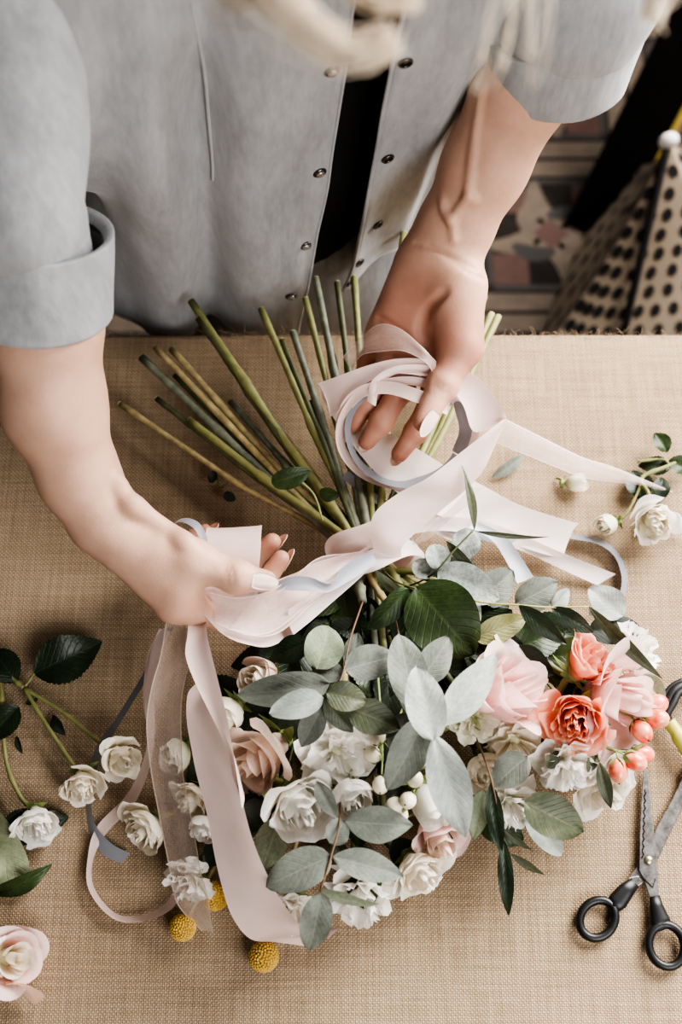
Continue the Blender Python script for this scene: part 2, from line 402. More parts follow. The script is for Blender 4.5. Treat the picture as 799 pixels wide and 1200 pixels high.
hA.cap((WrA + thA[0]) / 2, (thA[1] + inA[0]) / 2 + [-.004, 0, .002], 0.0150, 0.0118, 0.014); hA.cap(P(160, 640, .124), P(205, 680, .112), 0.0145, 0.0120, 0.014)
fl.merge(hA, 0.012)
hB = hand(WrB, thB, [inB, miB, riB, piB], (0.0165, 0.0118), (0.0093, 0.0096, 0.0090, 0.0078), (0.0175, 0.0142, 0.0108, 0.0080), 1)
hB.cap(P(528, 330, .141), P(536, 400, .124), 0.0185, 0.0145, 0.012); hB.cap(P(486, 312, .136), P(456, 380, .104), 0.0165, 0.0140, 0.012); hB.cap(P(506, 320, .136), P(490, 390, .104), 0.0170, 0.0140, 0.012)
fl.merge(hB, 0.010)
# tendons and veins of the inner wrist, knuckle of the other hand, palm creases
def onB(px, py, z): return P(px, py, z)
def surf(px, py):   # where the ray through that place first meets the skin
    d = P(px, py, 0.0) - CAM; t = np.linspace(0.55, 1.02, 500); q = CAM + d * t[:, None]; w_ = []; i0 = []
    for k, g in enumerate((GX, GY, GZ)):
        i = np.clip(np.searchsorted(g, q[:, k]) - 1, 0, len(g) - 2); i0.append(i); w_.append(np.clip((q[:, k] - g[i]) / (g[i + 1] - g[i]), 0, 1))
    v = 0
    for a in (0, 1):
        for b_ in (0, 1):
            for c in (0, 1): v = v + fl.f[i0[0] + a, i0[1] + b_, i0[2] + c] * (w_[0] if a else 1 - w_[0]) * (w_[1] if b_ else 1 - w_[1]) * (w_[2] if c else 1 - w_[2])
    j = int(np.argmax(v < 0))
    if v[j] >= 0 or j == 0: return None
    return q[j - 1] + (q[j] - q[j - 1]) * (v[j - 1] / (v[j - 1] - v[j]))
def vein(pp, r, k=0.004, lift=0.0, sub=False):
    pts = [surf(*p) for p in cr([(a, b, 0) for a, b in pp], 9)[:, :2]]; pts = [p for p in pts if p is not None]
    if len(pts) < 3: return
    c = np.array([p - (CAM - p) / np.linalg.norm(CAM - p) * (r * 0.45 - lift) for p in pts]); kk = np.ones(5) / 5
    c = np.stack([np.convolve(np.pad(c[:, d], 2, 'edge'), kk, 'valid') for d in range(3)], 1)
    for a, b in zip(c, c[1:]): fl.cap(a, b, r, r, k, sub=sub)
vein([(567, 95), (561, 130), (555, 175), (551, 205), (549, 228), (556, 234)], 0.0016, 0.004, -0.0002)
vein([(549, 228), (538, 245), (530, 258), (532, 285)], 0.0013, 0.004, -.0002); vein([(518, 232), (522, 250), (530, 262)], 0.0012, 0.004, -.0002)
vein([(575, 330), (548, 318), (515, 296), (484, 284)], 0.0009, 0.002, 0.0006, sub=True); vein([(562, 318), (530, 302), (498, 286)], 0.0008, 0.002, 0.0005, sub=True)
vein([(522, 340), (502, 362), (493, 388), (503, 412)], 0.0007, 0.006, 0.0010, sub=True); vein([(440, 372), (458, 382), (480, 398), (498, 414)], 0.0010, 0.004, 0.0006, sub=True)
vein([(135, 562), (146, 585), (160, 600)], 0.0024, 0.008, -.0004); vein([(150, 588), (185, 612), (222, 640)], 0.0018, 0.010, -.0006)
for q in ((262, 662, 268, 690), (268, 660, 275, 690)): vein([(q[0], q[1]), ((q[0] + q[2]) / 2 + 2, (q[1] + q[3]) / 2), (q[2], q[3])], 0.0006, 0.0015, 0.0005, sub=True)
for q in ((508, 444, 528, 456), (506, 450, 526, 462)): vein([(q[0], q[1]), ((q[0] + q[2]) / 2, (q[1] + q[3]) / 2 + 1), (q[2], q[3])], 0.0006, 0.0015, 0.0005, sub=True)
BV, BF = fl.mesh()
# light laplacian smoothing
e = np.concatenate([BF[:, [0, 1]], BF[:, [1, 2]], BF[:, [2, 3]], BF[:, [3, 0]]]); e = np.concatenate([e, e[:, ::-1]])
deg = np.bincount(e[:, 0], minlength=len(BV))[:, None]
for it in range(6):
    acc = np.stack([np.bincount(e[:, 0], BV[e[:, 1], d], len(BV)) for d in range(3)], 1)
    BV = BV + (0.5 if it % 2 == 0 else -0.42) * (acc / np.maximum(deg, 1) - BV)
# natural redness of fingers, palms and knuckles, plus shade painted into the upturned palm
light_s, red_s = np.array(lin(208, 170, 148)[:3]), np.array(lin(170, 114, 95)[:3])
w = np.zeros(len(BV))
def redden(pts, rad, amt):
    global w
    for p in pts: w = np.maximum(w, amt * np.exp(-(np.linalg.norm(BV - p, axis=1) / rad) ** 2))
for q in (inA, miA, riA, piA): redden([q[3], q[2]], 0.016, 0.8); redden([q[1], q[0]], 0.018, 0.45)
for q in (inB, miB, riB, piB): redden([q[3], q[2], (q[2] + q[1]) / 2, q[1]], 0.015, 1.0); redden([q[0]], 0.02, 0.75)
redden([thB[3], thB[2]], 0.015, 0.85); redden([thB[1], P(475, 370, .115), P(495, 350, .125)], 0.036, 0.85); redden([P(450, 350, .11), P(500, 330, .13)], 0.025, 0.5); redden([thA[2], thA[3]], 0.012, 0.35)
redden([P(470, 385, .1)], 0.03, 0.8); redden([MiB, CuB], 0.05, 0.22)
body = mesh('body', BV, BF, skin, person, col=light_s + (red_s - light_s) * np.clip(w, 0, 1)[:, None])

nail_m = Mat('nail'); nail_m.set(Base_Color=lin(232, 202, 186), Roughness=0.3, Subsurface_Weight=0.1, Subsurface_Scale=0.002); nail_m = nail_m.m
def nail(prev, tip, up, ln, wd, rp, rt, back=0.45):
    """rp, rt: finger radius at the last joint and at the tip"""
    Ls = np.linalg.norm(tip - prev); d = (tip - prev) / Ls; up = nrm(up - d * np.dot(up, d)); s = np.cross(d, up); nu, nv = 9, 15; V = []; U = []
    for k in (0, 1):
        for j in range(nv):
            v = j / (nv - 1); x = ln * (v - back); w_ = wd * math.sqrt(max(0.002, 1 - ((v - 0.40) / (0.602 if v > 0.4 else 0.62)) ** 2))
            r = rt + (rp - rt) * min(1, max(0, -x / Ls)) if x < 0 else rt - 0.12 * x - 9 * x * x
            for i in range(nu):
                u = -1 + 2 * i / (nu - 1); hw = min(0.98, w_ * 0.5 / r) if x < 0 else min(0.98, w_ * .5 / rt)
                V.append(tip + d * x + s * (w_ * 0.5 * u) + up * (r + 0.0005 - 0.85 * rt * (1 - math.sqrt(1 - (hw * u) ** 2)) - 0.0007 * k)); U.append((i / (nu - 1), v))
    F = grid_faces(nu, nv); n = nu * nv; F = F + [[a + n for a in f[::-1]] for f in F]
    ring_ = [i for i in range(nu)] + [j * nu + nu - 1 for j in range(1, nv)] + [(nv - 1) * nu + i for i in range(nu - 2, -1, -1)] + [j * nu for j in range(nv - 2, 0, -1)]
    F += [[ring_[i], ring_[(i + 1) % len(ring_)], ring_[(i + 1) % len(ring_)] + n, ring_[i] + n] for i in range(len(ring_))]
    return mesh('fingernail', V, F, nail_m, body, uv=U)
toC = lambda p: nrm(CAM - p)
nail(thA[2], thA[3], toC(thA[3]) + np.array([0, -0.10, 0]), 0.0185, 0.0120, 0.0106, 0.0080, 0.50)
for q, r in ((inA, .0092), (miA, .0094), (riA, .0088), (piA, .0076)): nail(q[2], q[3], np.array([0.55, -0.1, -0.45]), 0.0175, 0.0098, r * .9, r * .72, 0.34)
nail(thB[2], thB[3], np.array([0.62, -0.45, 0.70]), 0.0215, 0.0112, 0.0108, 0.0082, 0.40)
for q, r in ((inB, .0093), (miB, .0096), (riB, .0090), (piB, .0078)): nail(q[2], q[3], np.array([-0.35, -0.30, -0.85]), 0.0165, 0.0098, r * .9, r * .72, 0.34)

# ------------------------------------------------------------ clothes
shirt_m = m_cloth('washed grey cotton', lin(160, 161, 163), 0.11)
black_m = m_plain('black jersey', lin(14, 13, 13), 0.9, 0.2, 200, bump=0.05)
jean_m = m_cloth('pale grey denim', lin(128, 130, 134), 0.14)
def loft(rows, nu, nv, closed=False):
    A = np.array(rows, float)                       # (rows, pts, 3)
    if closed: A = np.concatenate([A, A[:, :1]], 1)
    g = cr(A.reshape(len(A), -1), nv).reshape(-1, A.shape[1], 3)
    out = []
    for r in g:
        if closed:
            q = np.vstack([r[-2], r, r[1]]); s = cr(q, nu)[nu:-nu]
            out.append(s[:-1])
        else: out.append(cr(r, nu))
    return np.array(out)
Le = [Py(347, 394, .560), Py(361, 335, .556), Py(379, 250, .552), Py(392, 170, .545), Py(404, 80, .538), Py(415, -10, .530), R_(.020, .535, .46), R_(.022, .552, .54), R_(.015, .572, .60), R_(.012, .585, .64)]
Re = [Py(400, 338, .584), Py(425, 264, .577), Py(438, 194, .567), Py(450, 120, .556), Py(464, 50, .546), Py(477, -10, .540), R_(.050, .540, .46), R_(.045, .555, .54), R_(.035, .573, .60), R_(.025, .586, .64)]
rz = [-.05, .03, .14, .225, .305, .375, .46, .54, .60, .645]
mid = [
 [(-.10,.562),(-.165,.566),(-.222,.600),(-.222,.69),(-.15,.78),(-.03,.81),(.075,.78),(.112,.72),(.082,.668)],
 [(-.10,.553),(-.165,.560),(-.216,.602),(-.218,.69),(-.15,.775),(-.03,.80),(.08,.77),(.118,.71),(.090,.650)],
 [(-.095,.530),(-.160,.542),(-.200,.60),(-.204,.69),(-.14,.77),(-.02,.79),(.09,.76),(.135,.70),(.105,.625)],
 [(-.09,.520),(-.165,.510),(-.222,.560),(-.204,.69),(-.13,.765),(-.01,.785),(.105,.755),(.155,.69),(.122,.600)],
 [(-.08,.512),(-.172,.488),(-.246,.530),(-.205,.685),(-.125,.755),(.0,.775),(.12,.75),(.172,.685),(.132,.580)],
 [(-.07,.510),(-.178,.478),(-.262,.515),(-.205,.68),(-.12,.745),(.01,.765),(.13,.745),(.185,.675),(.135,.568)],
 [(-.06,.520),(-.180,.486),(-.266,.525),(-.200,.675),(-.11,.735),(.01,.755),(.135,.735),(.19,.67),(.13,.565)],
 [(-.05,.540),(-.155,.520),(-.230,.570),(-.180,.670),(-.10,.722),(.01,.738),(.125,.722),(.175,.665),(.115,.575)],
 [(-.035,.562),(-.075,.575),(-.120,.612),(-.125,.662),(-.075,.700),(.01,.712),(.095,.700),(.135,.658),(.085,.585)],
 [(-.015,.585),(-.035,.595),(-.052,.625),(-.052,.660),(-.030,.690),(.012,.700),(.055,.690),(.078,.655),(.055,.600)]]
rows = []
for i, z in enumerate(rz):
    m = [R_(x, y, z) for x, y in mid[i]]
    if i == 0:                                      # curved shirt tail: rises towards the right front
        for k, dz in ((6, .03), (7, .045), (8, .05)): m[k] = m[k] + [0, 0, dz]
    rows.append([Le[i]] + m + [Re[i]])
SG = loft(rows, 16, 12); nr, nc = SG.shape[:2]
def wrinkle(G, amp, seed, sc=(9, 9, 2.2), amp2=None):
    du = np.gradient(G, axis=1); dv = np.gradient(G, axis=0); n = np.cross(du, dv); n /= np.linalg.norm(n, axis=2)[..., None] + 1e-9
    p = G.reshape(-1, 3); a = vnoise(p * np.array(sc) + 3.1, seed) + 0.45 * vnoise(p * np.array(sc) * 2.1 + 9.7, seed + 1)
    return G + n * (a.reshape(G.shape[:2]) * amp)[..., None], n
fade = 1 - 0.45 * np.linspace(0, 1, nr)[:, None] * np.ones((1, nc))
SG, SN = wrinkle(SG, 0.0095 * fade, 5); SG, SN = wrinkle(SG, 0.0030, 15, (26, 26, 10))
pxl = lambda q: (399.5 + FPX * (q[..., 0] - CAM[0]) / ((q[..., 1]) * sp_ - (q[..., 2] - CAM[2]) * cp_), 600 - FPX * ((q[..., 1]) * cp_ + (q[..., 2] - CAM[2]) * sp_) / ((q[..., 1]) * sp_ - (q[..., 2] - CAM[2]) * cp_))
outward = np.sign(np.sum(SN * (SG - np.array([-0.03, 0.67, 0]) * [1, 1, 0] - SG * [0, 0, 1]), axis=2).mean()) or 1
SN = SN * outward
# the folds the photo shows on the near panel, kept as folds of the cloth itself
def fold(x0, x1, z0, z1, width, depth):
    global SG
    zz = SG[..., 2] - T; t = np.clip((zz - z0) / (z1 - z0), -0.5, 1.5); cx = x0 + (x1 - x0) * t
    front = (SG[..., 1] < 0.64)
    w_ = np.exp(-((SG[..., 0] - cx) / width) ** 2) * np.exp(-np.clip(np.abs(t - 0.5) - 0.5, 0, 2) ** 2 * 9) * front
    SG = SG + SN * (w_ * depth)[..., None]
fold(-.118, -.088, -.05, .26, .017, -.024); fold(-.155, -.125, -.05, .2, .022, .008); fold(-.075, -.062, -.03, .12, .020, .004); fold(-.115, -.075, .2, .40, .020, -.007)
fold(-.165, -.135, .20, .34, .018, -.008); fold(.075, .10, .05, .3, .012, -.008); fold(.05, .075, .02, .3, .010, .006); fold(-.03, -.02, -.05, .10, .012, -.006)
def cloth_sheet(name, G, mat, parent, thick=0.0011, wrap=False, label=None):
    nr_, nc_ = G.shape[:2]
    V = G.reshape(-1, 3); F = grid_faces(nc_, nr_, wrap)
    o = mesh(name, V, F, mat, parent, label=label)
    md = o.modifiers.new('thickness', 'SOLIDIFY'); md.thickness = thick; md.offset = 0
    return o
shirt = cloth_sheet('shirt', SG, shirt_m, person, 0.0014, label='washed grey cotton button shirt hanging open over a black top')
# front facings, a second layer along both opening edges with its stitched line
sp_x, sp_y = pxl(SG); flat_pts = SG.reshape(-1, 3); fpx = np.stack([sp_x.ravel(), sp_y.ravel()], 1)
def on_shirt(x, y, cols=None, lift=0.001):
    d = np.hypot(fpx[:, 0] - x, fpx[:, 1] - y) + np.where(flat_pts[:, 1] > 0.70, 1e4, 0)
    if cols is not None:
        ci = np.tile(np.arange(nc), nr); d = d + np.where((ci < cols[0]) | (ci > cols[1]), 1e4, 0)
    o = np.argsort(d)[:6]; w_ = 1 / (d[o] + 0.5); w_ /= w_.sum()
    p = (flat_pts[o] * w_[:, None]).sum(0); n = nrm((SN.reshape(-1, 3)[o] * w_[:, None]).sum(0))
    if np.dot(n, CAM - p) < 0: n = -n
    return p + n * lift, n
half = nc // 2
metal_m = m_plain('dark snap metal', lin(92, 90, 88), 0.3, 0.1, 300, 0.9, 0)
metal2_m = m_plain('bright snap metal', lin(190, 190, 190), 0.25, 0.1, 300, 0.9, 0)
seam_m = m_cloth('seam cotton', lin(170, 171, 173), 0.05)
for (bx, by) in ((388, 82), (375, 201), (358, 288), (341, 346)):
    p, n = on_shirt(bx, by, (0, half)); b = MB()
    b.add(*ball(p, 0.0052, 18, 9, n, (1, 1, 0.42))); o = b.build('snap_button', metal_m, shirt)
    c2 = MB(); c2.add(*ball(p + n * 0.0016, 0.0035, 14, 7, n, (1, 1, 0.35))); c2.build('button_cap', metal2_m, o)
for (bx, by) in ((474, 71), (454, 184), (441, 261), (419, 306), (404, 328)):
    p, n = on_shirt(bx, by, (half, nc)); b = MB(); x = basis(n)
    a = np.linspace(0, 2 * np.pi, 22); ring = p + n * 0.0012 + (np.cos(a)[:, None] * x[:, 0] + np.sin(a)[:, None] * x[:, 1]) * 0.0040
    b.add(*tube(ring, 0.0010, 6, False)); b.add(*ball(p, 0.0036, 12, 7, n, (1, 1, 0.3))); b.build('snap_socket', metal_m, shirt, label='small open metal snap socket')
def stitch(px_pts, cols, r=0.0012, name='seam'):
    c = cr([on_shirt(x, y, cols, 0.0006)[0] for x, y in px_pts], 6)
    k = np.ones(7) / 7; c2 = np.stack([np.convolve(np.pad(c[:, d], 3, 'edge'), k, 'valid') for d in range(3)], 1)
    b = MB(); b.add(*tube(c2, r, 6)); return b.build(name, seam_m, shirt)
stitch([(222, -5), (232, 40), (240, 90), (246, 140), (249, 185), (249, 212)], (0, half), 0.0014)
def edge_roll(col, name):   # doubled cloth along an opening edge
    c = SG[:, col]; b = MB(); b.add(*tube(c[:int(nr * 0.8)], 0.0016, 6)); return b.build(name, shirt_m, shirt)
edge_roll(0, 'front_edge'); edge_roll(nc - 1, 'front_edge')
b = MB(); b.add(*tube(SG[0], 0.0018, 6)); b.build('hem', shirt_m, shirt)
def sleeve(path, rad, name, seed, amp=0.004, k=40, sq=None):
    c = cr(path, 14); r = np.interp(np.linspace(0, 1, len(c)), np.linspace(0, 1, len(rad)), rad)
    t, N, B = frames(c); a = np.linspace(0, 2 * np.pi, k, endpoint=False)
    G = c[:, None] + r[:, None, None] * (np.cos(a)[None, :, None] * N[:, None] + np.sin(a)[None, :, None] * B[:, None])
    d = (G - c[:, None]) / r[:, None, None]; n = vnoise(G.reshape(-1, 3) * np.array([16, 16, 16.]) + 5, seed) + 0.6 * vnoise(G.reshape(-1, 3) * 38 + 1, seed + 1)
    G = G + d * (n.reshape(G.shape[:2]) * amp)[..., None]
    return G
def cuff(c0, c1, r0, r1, seed, parent, wob=0.0015):
    G = sleeve([c0, c0 * 0.5 + c1 * 0.5, c1], [r0, (r0 + r1) / 2, r1], 'cuff', seed, wob, 44)
    c = cr([c0, c0 * 0.5 + c1 * 0.5, c1], 14)
    rim = c[-1] + (G[-1] - c[-1]) * 0.955; inn = c[6] + (G[6] - c[6]) * 0.93
    top = c[0] + (G[0] - c[0]) * 0.975
    lip = G[-1] * 0.5 + rim * 0.5 + nrm(c1 - c0) * 0.0015
    G = np.concatenate([(c[3] + (G[3] - c[3]) * 0.86)[None], (c[0] + (G[0] - c[0]) * 0.90 + nrm(c1 - c0) * .0015)[None], top[None], G, lip[None], rim[None], inn[None]])
    return mesh('cuff', G.reshape(-1, 3), grid_faces(44, len(G), True), shirt_m, parent)
mixp = lambda a, b, t: a * (1 - t) + b * t
slA = cloth_sheet('sleeve', sleeve([R_(-.085, .652, .598), R_(-.150, .638, .585), mixp(ShA, ElA, .25), mixp(ShA, ElA, .5), mixp(ShA, ElA, .72), mixp(ShA, ElA, .9) + [0.004, -.004, 0], ElA + [0.002, -.014, -.006], mixp(ElA, CuA, .35), mixp(ElA, CuA, .58)], [.058, .072, .058, .051, .046, .0415, .0405, .0395, .0390, .0385], 'sleeve', 11, 0.0028), shirt_m, person, wrap=True)
cuff(P(40, 270, .288), P(46, 364, .241), .0485, .0465, 21, slA, .0012)
slB = cloth_sheet('sleeve', sleeve([R_(.105, .665, .592), R_(.170, .658, .576), mixp(ShB, ElB, .3), mixp(ShB, ElB, .6), mixp(ShB, ElB, .9), ElB + [0, -.01, -.01], P(664, 8, .292)], [.060, .072, .064, .060, .060, .056, .052], 'sleeve', 31, 0.005), shirt_m, person, wrap=True)
cuff(P(658, 20, .288), P(651, 94, .242), .0585, .0480, 41, slB, 0.0025)
# black top under the shirt
rw = []
for z, cx, cy, a_, b_ in ((-.075, -.055, .70, .118, .092), (0.05, -.045, .695, .118, .092), (.18, -.02, .685, .125, .092), (.30, .0, .672, .132, .098), (.42, .005, .665, .135, .095), (.52, .01, .655, .115, .075), (.57, .01, .65, .085, .06)):
    rw.append([R_(cx + a_ * math.sin(q), cy - b_ * math.cos(q), z) for q in np.linspace(0, 2 * np.pi, 12, endpoint=False)])
G, _n = wrinkle(loft(rw, 5, 8, True), 0.004, 77); cloth_sheet('black_top', G, black_m, person, wrap=True, label='black top under the open shirt')
rw = []
for z, cx, a_, b_ in ((.035, -.045, .128, .098), (-.03, -.045, .135, .104), (-.12, -.045, .146, .112), (-.17, -.045, .148, .112)):
    rw.append([R_(cx + a_ * math.sin(q), .705 - b_ * math.cos(q), z) for q in np.linspace(0, 2 * np.pi, 12, endpoint=False)])
G, _n = wrinkle(loft(rw, 5, 8, True), 0.004, 88); jeans = cloth_sheet('jeans', G, jean_m, person, wrap=True, label='pale grey denim jeans behind the table edge')
for s in (-1, 1):
    G = sleeve([(-.045 + s * .072, .705, T - .15), (-.05 + s * .085, .70, .46), (-.05 + s * .09, .74, .10)], [.085, .066, .056], 'leg', 60 + s, 0.004); cloth_sheet('trouser_leg', G, jean_m, jeans, wrap=True)
    b = MB(); ax = np.array([-.05 + s * .09, .74, 0.0])
    Gs = np.array([[ax + [0.047 * w_ * math.sin(q) , 0.05 - L + 0.0 * q, max(0.004, 0.012 + h * (0.5 + 0.5 * math.cos(q)))] for q in np.linspace(0, 2 * np.pi, 16, endpoint=False)] for L, w_, h in ((0, .55, .06), (.03, .8, .075), (.08, .85, .085), (.14, 1, .06), (.20, .95, .045), (.235, .5, .03))])
    b.add(Gs.reshape(-1, 3), grid_faces(16, 6, True) + [list(range(16))[::-1], list(range(80, 96))]); b.build('shoe', m_plain('shoe leather', lin(60, 56, 52), 0.5), person)
# ------------------------------------------------------------ blonde hair: cap and locks that swing towards the lens
hair_m = Mat('blonde hair'); hn = hair_m.noise(1.0, 3, hair_m.scaled(hair_m.coord('UV'), (40, 3, 1)))
hair_m.l(hair_m.ramp(hn, [(0.3, lin(226, 204, 176)), (0.7, lin(250, 238, 220))]), hair_m.b.inputs['Base Color']); hair_m.set(Roughness=0.4, Specular_IOR_Level=0.4); hair_m = hair_m.m
b = MB(); nu, nv = 40, 26
V = []; U = []
for j in range(nv):
    th = math.pi * (0.02 + 0.66 * j / (nv - 1))
    for i in range(nu):
        ph = 2 * math.pi * i / nu; fr = max(0, -math.sin(ph)) ** 2       # front side: hairline is higher
        t2 = th * (1 - 0.42 * fr); rr = 1.0 + 0.02 * math.sin(ph * 23)
        V.append(hp(0.086 * rr * math.sin(t2) * math.cos(ph), 0.014 + 0.105 * rr * math.sin(t2) * math.sin(ph), 0.026 + 0.100 * math.cos(t2))); U.append((i / nu, j / nv))
b.add(V, grid_faces(nu, nv, True), U); hair = b.build('hair', hair_m, person)
def lock(pts, n, spread, r=0.00035, seed=0, taper=True, parent=hair):
    g = np.random.default_rng(seed); b = MB(); base = cr(pts, 10); t = np.linspace(0, 1, len(base))
    for i in range(n):
        o = g.normal(size=3) * spread; o2 = g.normal(size=3) * spread * 0.7; w_ = np.sin(t * (3 + g.random() * 4) + g.random() * 6)[:, None] * g.normal(size=3) * spread * 0.35
        L = len(base) - (g.integers(0, 5) if taper else 0); k = (1 - 0.6 * t[:, None])
        c = base + (o * (1 - t[:, None]) + o2 * t[:, None]) * k + w_
        b.add(*tube(c[:L], r, 4))
    return b.build('hair_lock', hair_m, parent)
HP = lambda px, py, d: CAM + (P(px, py, 0) - CAM) / np.linalg.norm(P(px, py, 0) - CAM) * d
topA = hp(-0.07, -0.06, 0.03); topB = hp(0.07, -0.06, 0.03)
lock([topA, HP(250, -120, .47), HP(310, -25, .43), HP(352, 22, .42), HP(400, 58, .415), HP(440, 55, .415), HP(455, 40, .415)], 110, 0.0066, seed=1)
lock([hp(-.04, -.08, .05), HP(400, -110, .46), HP(425, -18, .44), HP(462, 0, .435), HP(490, -8, .435)], 80, 0.0040, seed=2)
lock([topB, HP(640, -140, .47), HP(626, -30, .44), HP(622, 40, .43), HP(612, 95, .43)], 7, 0.0080, seed=3)
lock([topB, HP(610, -140, .47), HP(588, -30, .44), HP(570, 60, .43), HP(560, 105, .43)], 5, 0.0080, seed=4)
lock([topB + [.01, .02, 0], HP(800, -140, .49), HP(790, -35, .46), HP(765, 2, .455), HP(772, 22, .45)], 60, 0.0050, seed=5)
lock([hp(.08, .03, 0), HP(900, -120, .52), HP(880, 20, .5)], 90, 0.008, seed=6); lock([hp(-.08, .03, 0), HP(60, -220, .52), HP(40, -120, .5)], 90, 0.008, seed=7)
# ============================================================ floor, table, things behind
def m_floor():
    m = Mat('patterned tile ground'); co = m.coord(); n = m.noise(30, 4, co)
    m.l(m.ramp(n, [(0.3, lin(22, 18, 15)), (0.7, lin(36, 30, 25))]), m.b.inputs['Base Color']); m.set(Roughness=0.8, Specular_IOR_Level=0.15); m.bump(n, 0.1); return m.m
def tilemat(name, a): return m_plain(name, a, 0.8, 0.22, 38, bump=0.08)
fm = [m_floor(), tilemat('tile beige', lin(76, 64, 52)), tilemat('tile terracotta', lin(62, 38, 29)), tilemat('tile grey', lin(34, 29, 25)), tilemat('tile dark', lin(38, 33, 30))]
b = MB(); fmi = []
def poly(pts, mi, z=0.0004):
    b.add([(x, y, z) for x, y in pts], [list(range(len(pts)))]); fmi.append(mi)
poly([(-2.2, -1.6), (2.2, -1.6), (2.2, 3.4), (-2.2, 3.4)], 0, 0.0)
TS = 0.30
def rect(cx, cy, w_, h_, a, mi, z):
    c, s = math.cos(a), math.sin(a); poly([(cx + x * c - y * s, cy + x * s + y * c) for x, y in ((-w_/2, -h_/2), (w_/2, -h_/2), (w_/2, h_/2), (-w_/2, h_/2))], mi, z)
def leafp(cx, cy, L, w_, a, bend, mi, z):
    c, s = math.cos(a), math.sin(a); up = []; dn = []
    for t in np.linspace(0, 1, 9):
        x = L * (t - 0.5); y = bend * math.sin(math.pi * t); h_ = w_ * (0.35 + 0.65 * math.sin(math.pi * t) ** 0.6) * 0.5
        up.append((x, y + h_)); dn.append((x, y - h_))
    poly([(cx + x * c - y * s, cy + x * s + y * c) for x, y in up[::-1] + dn][::-1], mi, z)
for iy in range(-1, 6):
    for ix in range(-4, 6):
        cx, cy = 0.345 + ix * TS, 1.16 + iy * TS; h2 = TS / 2
        for k in range(4):
            a = k * math.pi / 2; ux, uy = math.cos(a), math.sin(a)
            rect(cx + ux * h2 * 0.87, cy + uy * h2 * 0.87, 0.032, TS * 0.80, a, 1, .0006)
            rect(cx + ux * h2 * 0.69, cy + uy * h2 * 0.69, 0.010, TS * 0.66, a, 4, .0008)
            rect(cx + (ux - uy) * h2 * 0.46, cy + (uy + ux) * h2 * 0.46, 0.058, 0.058, a, 2, .0009)
            leafp(cx + ux * h2 * 0.38, cy + uy * h2 * 0.38, 0.105, 0.040, a + 0.5, 0.02, 1, .0010)
            leafp(cx + (ux + uy) * h2 * 0.2, cy + (uy - ux) * h2 * 0.2, 0.07, 0.03, a + 1.4, -0.01, 3 if k % 2 else 1, .0011)
        rect(cx, cy, 0.042, 0.042, math.pi / 4, 2, .0012)
fl_o = mesh('floor', np.concatenate(b.V), b.F, None, smooth=False, mats=fm, fmat=fmi); set_props(fl_o, kind='structure')

table = thing('table', 'work table under the burlap cloth', 'table', (0, 0.075, 0))
wood = m_plain('table wood', lin(110, 80, 55), 0.6, 0.2, 20)
bb = MB(); bb.add(*box((-.80, -.375, T - .040), (.80, .522, T - .012))); bb.build('tabletop', wood, table, smooth=False)
for x in (-.74, .74):
    for y in (-.31, .455):
        bb = MB(); bb.add(*tube([(x, y, 0), (x, y, .35), (x, y, T - .041)], [.022, .028, .034], 12)); bb.build('leg', wood, table)
# burlap cloth: draped over the top, soft rounded edges and rippled skirts
burlap = m_burlap(); xs = np.concatenate([[-.83, -.829, -.828], np.linspace(-.822, .822, 120), [.828, .829, .83]])
V = []; NX, NY = 140, 110; R0 = 0.008; ex, ey0, ey1 = .808, -.383, .5315; drop = .22
def bend(s, half_):  # arc-length coordinate to (position, depth) over a rounded edge
    a = abs(s) - (half_ - R0)
    if a <= 0: return s, 0.0
    q = math.pi / 2 * R0
    if a < q: return math.copysign(half_ - R0 + R0 * math.sin(a / R0), s), R0 * (1 - math.cos(a / R0))
    return math.copysign(half_, s), R0 + a - q
def spaced(half_): 
    inner = np.linspace(-(half_ - R0), half_ - R0, 90); q = R0 * math.pi / 2
    e_ = np.concatenate([half_ - R0 + np.linspace(0.0015, q, 7), half_ - R0 + q + np.linspace(.01, drop, 14)])
    return np.concatenate([-e_[::-1], inner, e_])
sx, sy = spaced(ex), spaced((ey1 - ey0) / 2); cy0 = (ey0 + ey1) / 2
for y in sy:
    py_, dy_ = bend(y, (ey1 - ey0) / 2)
    for x in sx:
        px_, dx_ = bend(x, ex); dz = max(dx_, dy_); k = max(0, dz - 0.02)
        rip = (0.012 if not (y > 0 and dy_ > dx_) else 0.003) * min(1, k / 0.15)
        ox = math.copysign(rip * (1 + math.sin(y * 31)), x) if dx_ > 0.02 else 0; oy = math.copysign(rip * (1 + math.sin(x * 27 + 1)), y) if dy_ > 0.02 else 0
        V.append((px_ + ox, cy0 + py_ + oy, T - dz))
V = np.array(V); V[:, 2] += np.where(V[:, 2] > T - 1e-6, 0.0004 * vnoise(V * 14, 3), 0)
cl = mesh('tablecloth', V, grid_faces(len(sx), len(sy)), burlap, base=(0, cy0, T)); set_props(cl, 'beige woven burlap cloth spread over the whole work table', 'tablecloth')
g = np.random.default_rng(5); bb = MB()
for i in range(420):        # loose fibres along the far edge
    x = g.uniform(-.10, .30) if i % 3 else g.uniform(-.3, .3); a = g.normal(0, 0.7); L = g.uniform(.003, .008)
    p0 = np.array([x, ey1 - 0.003 + g.uniform(-.004, .002), T - .0010]); d = np.array([math.sin(a), 0.25 + g.normal(0, .3), 0.9])
    bb.add(*tube([p0, p0 + d * L * .5, p0 + d * L + [g.normal(0, .002), 0, -.0005]], 0.00013, 3, False))
o = bb.build('fibre', m_plain('burlap fibre', lin(190, 165, 135), 0.9), cl); o['kind'] = 'stuff'

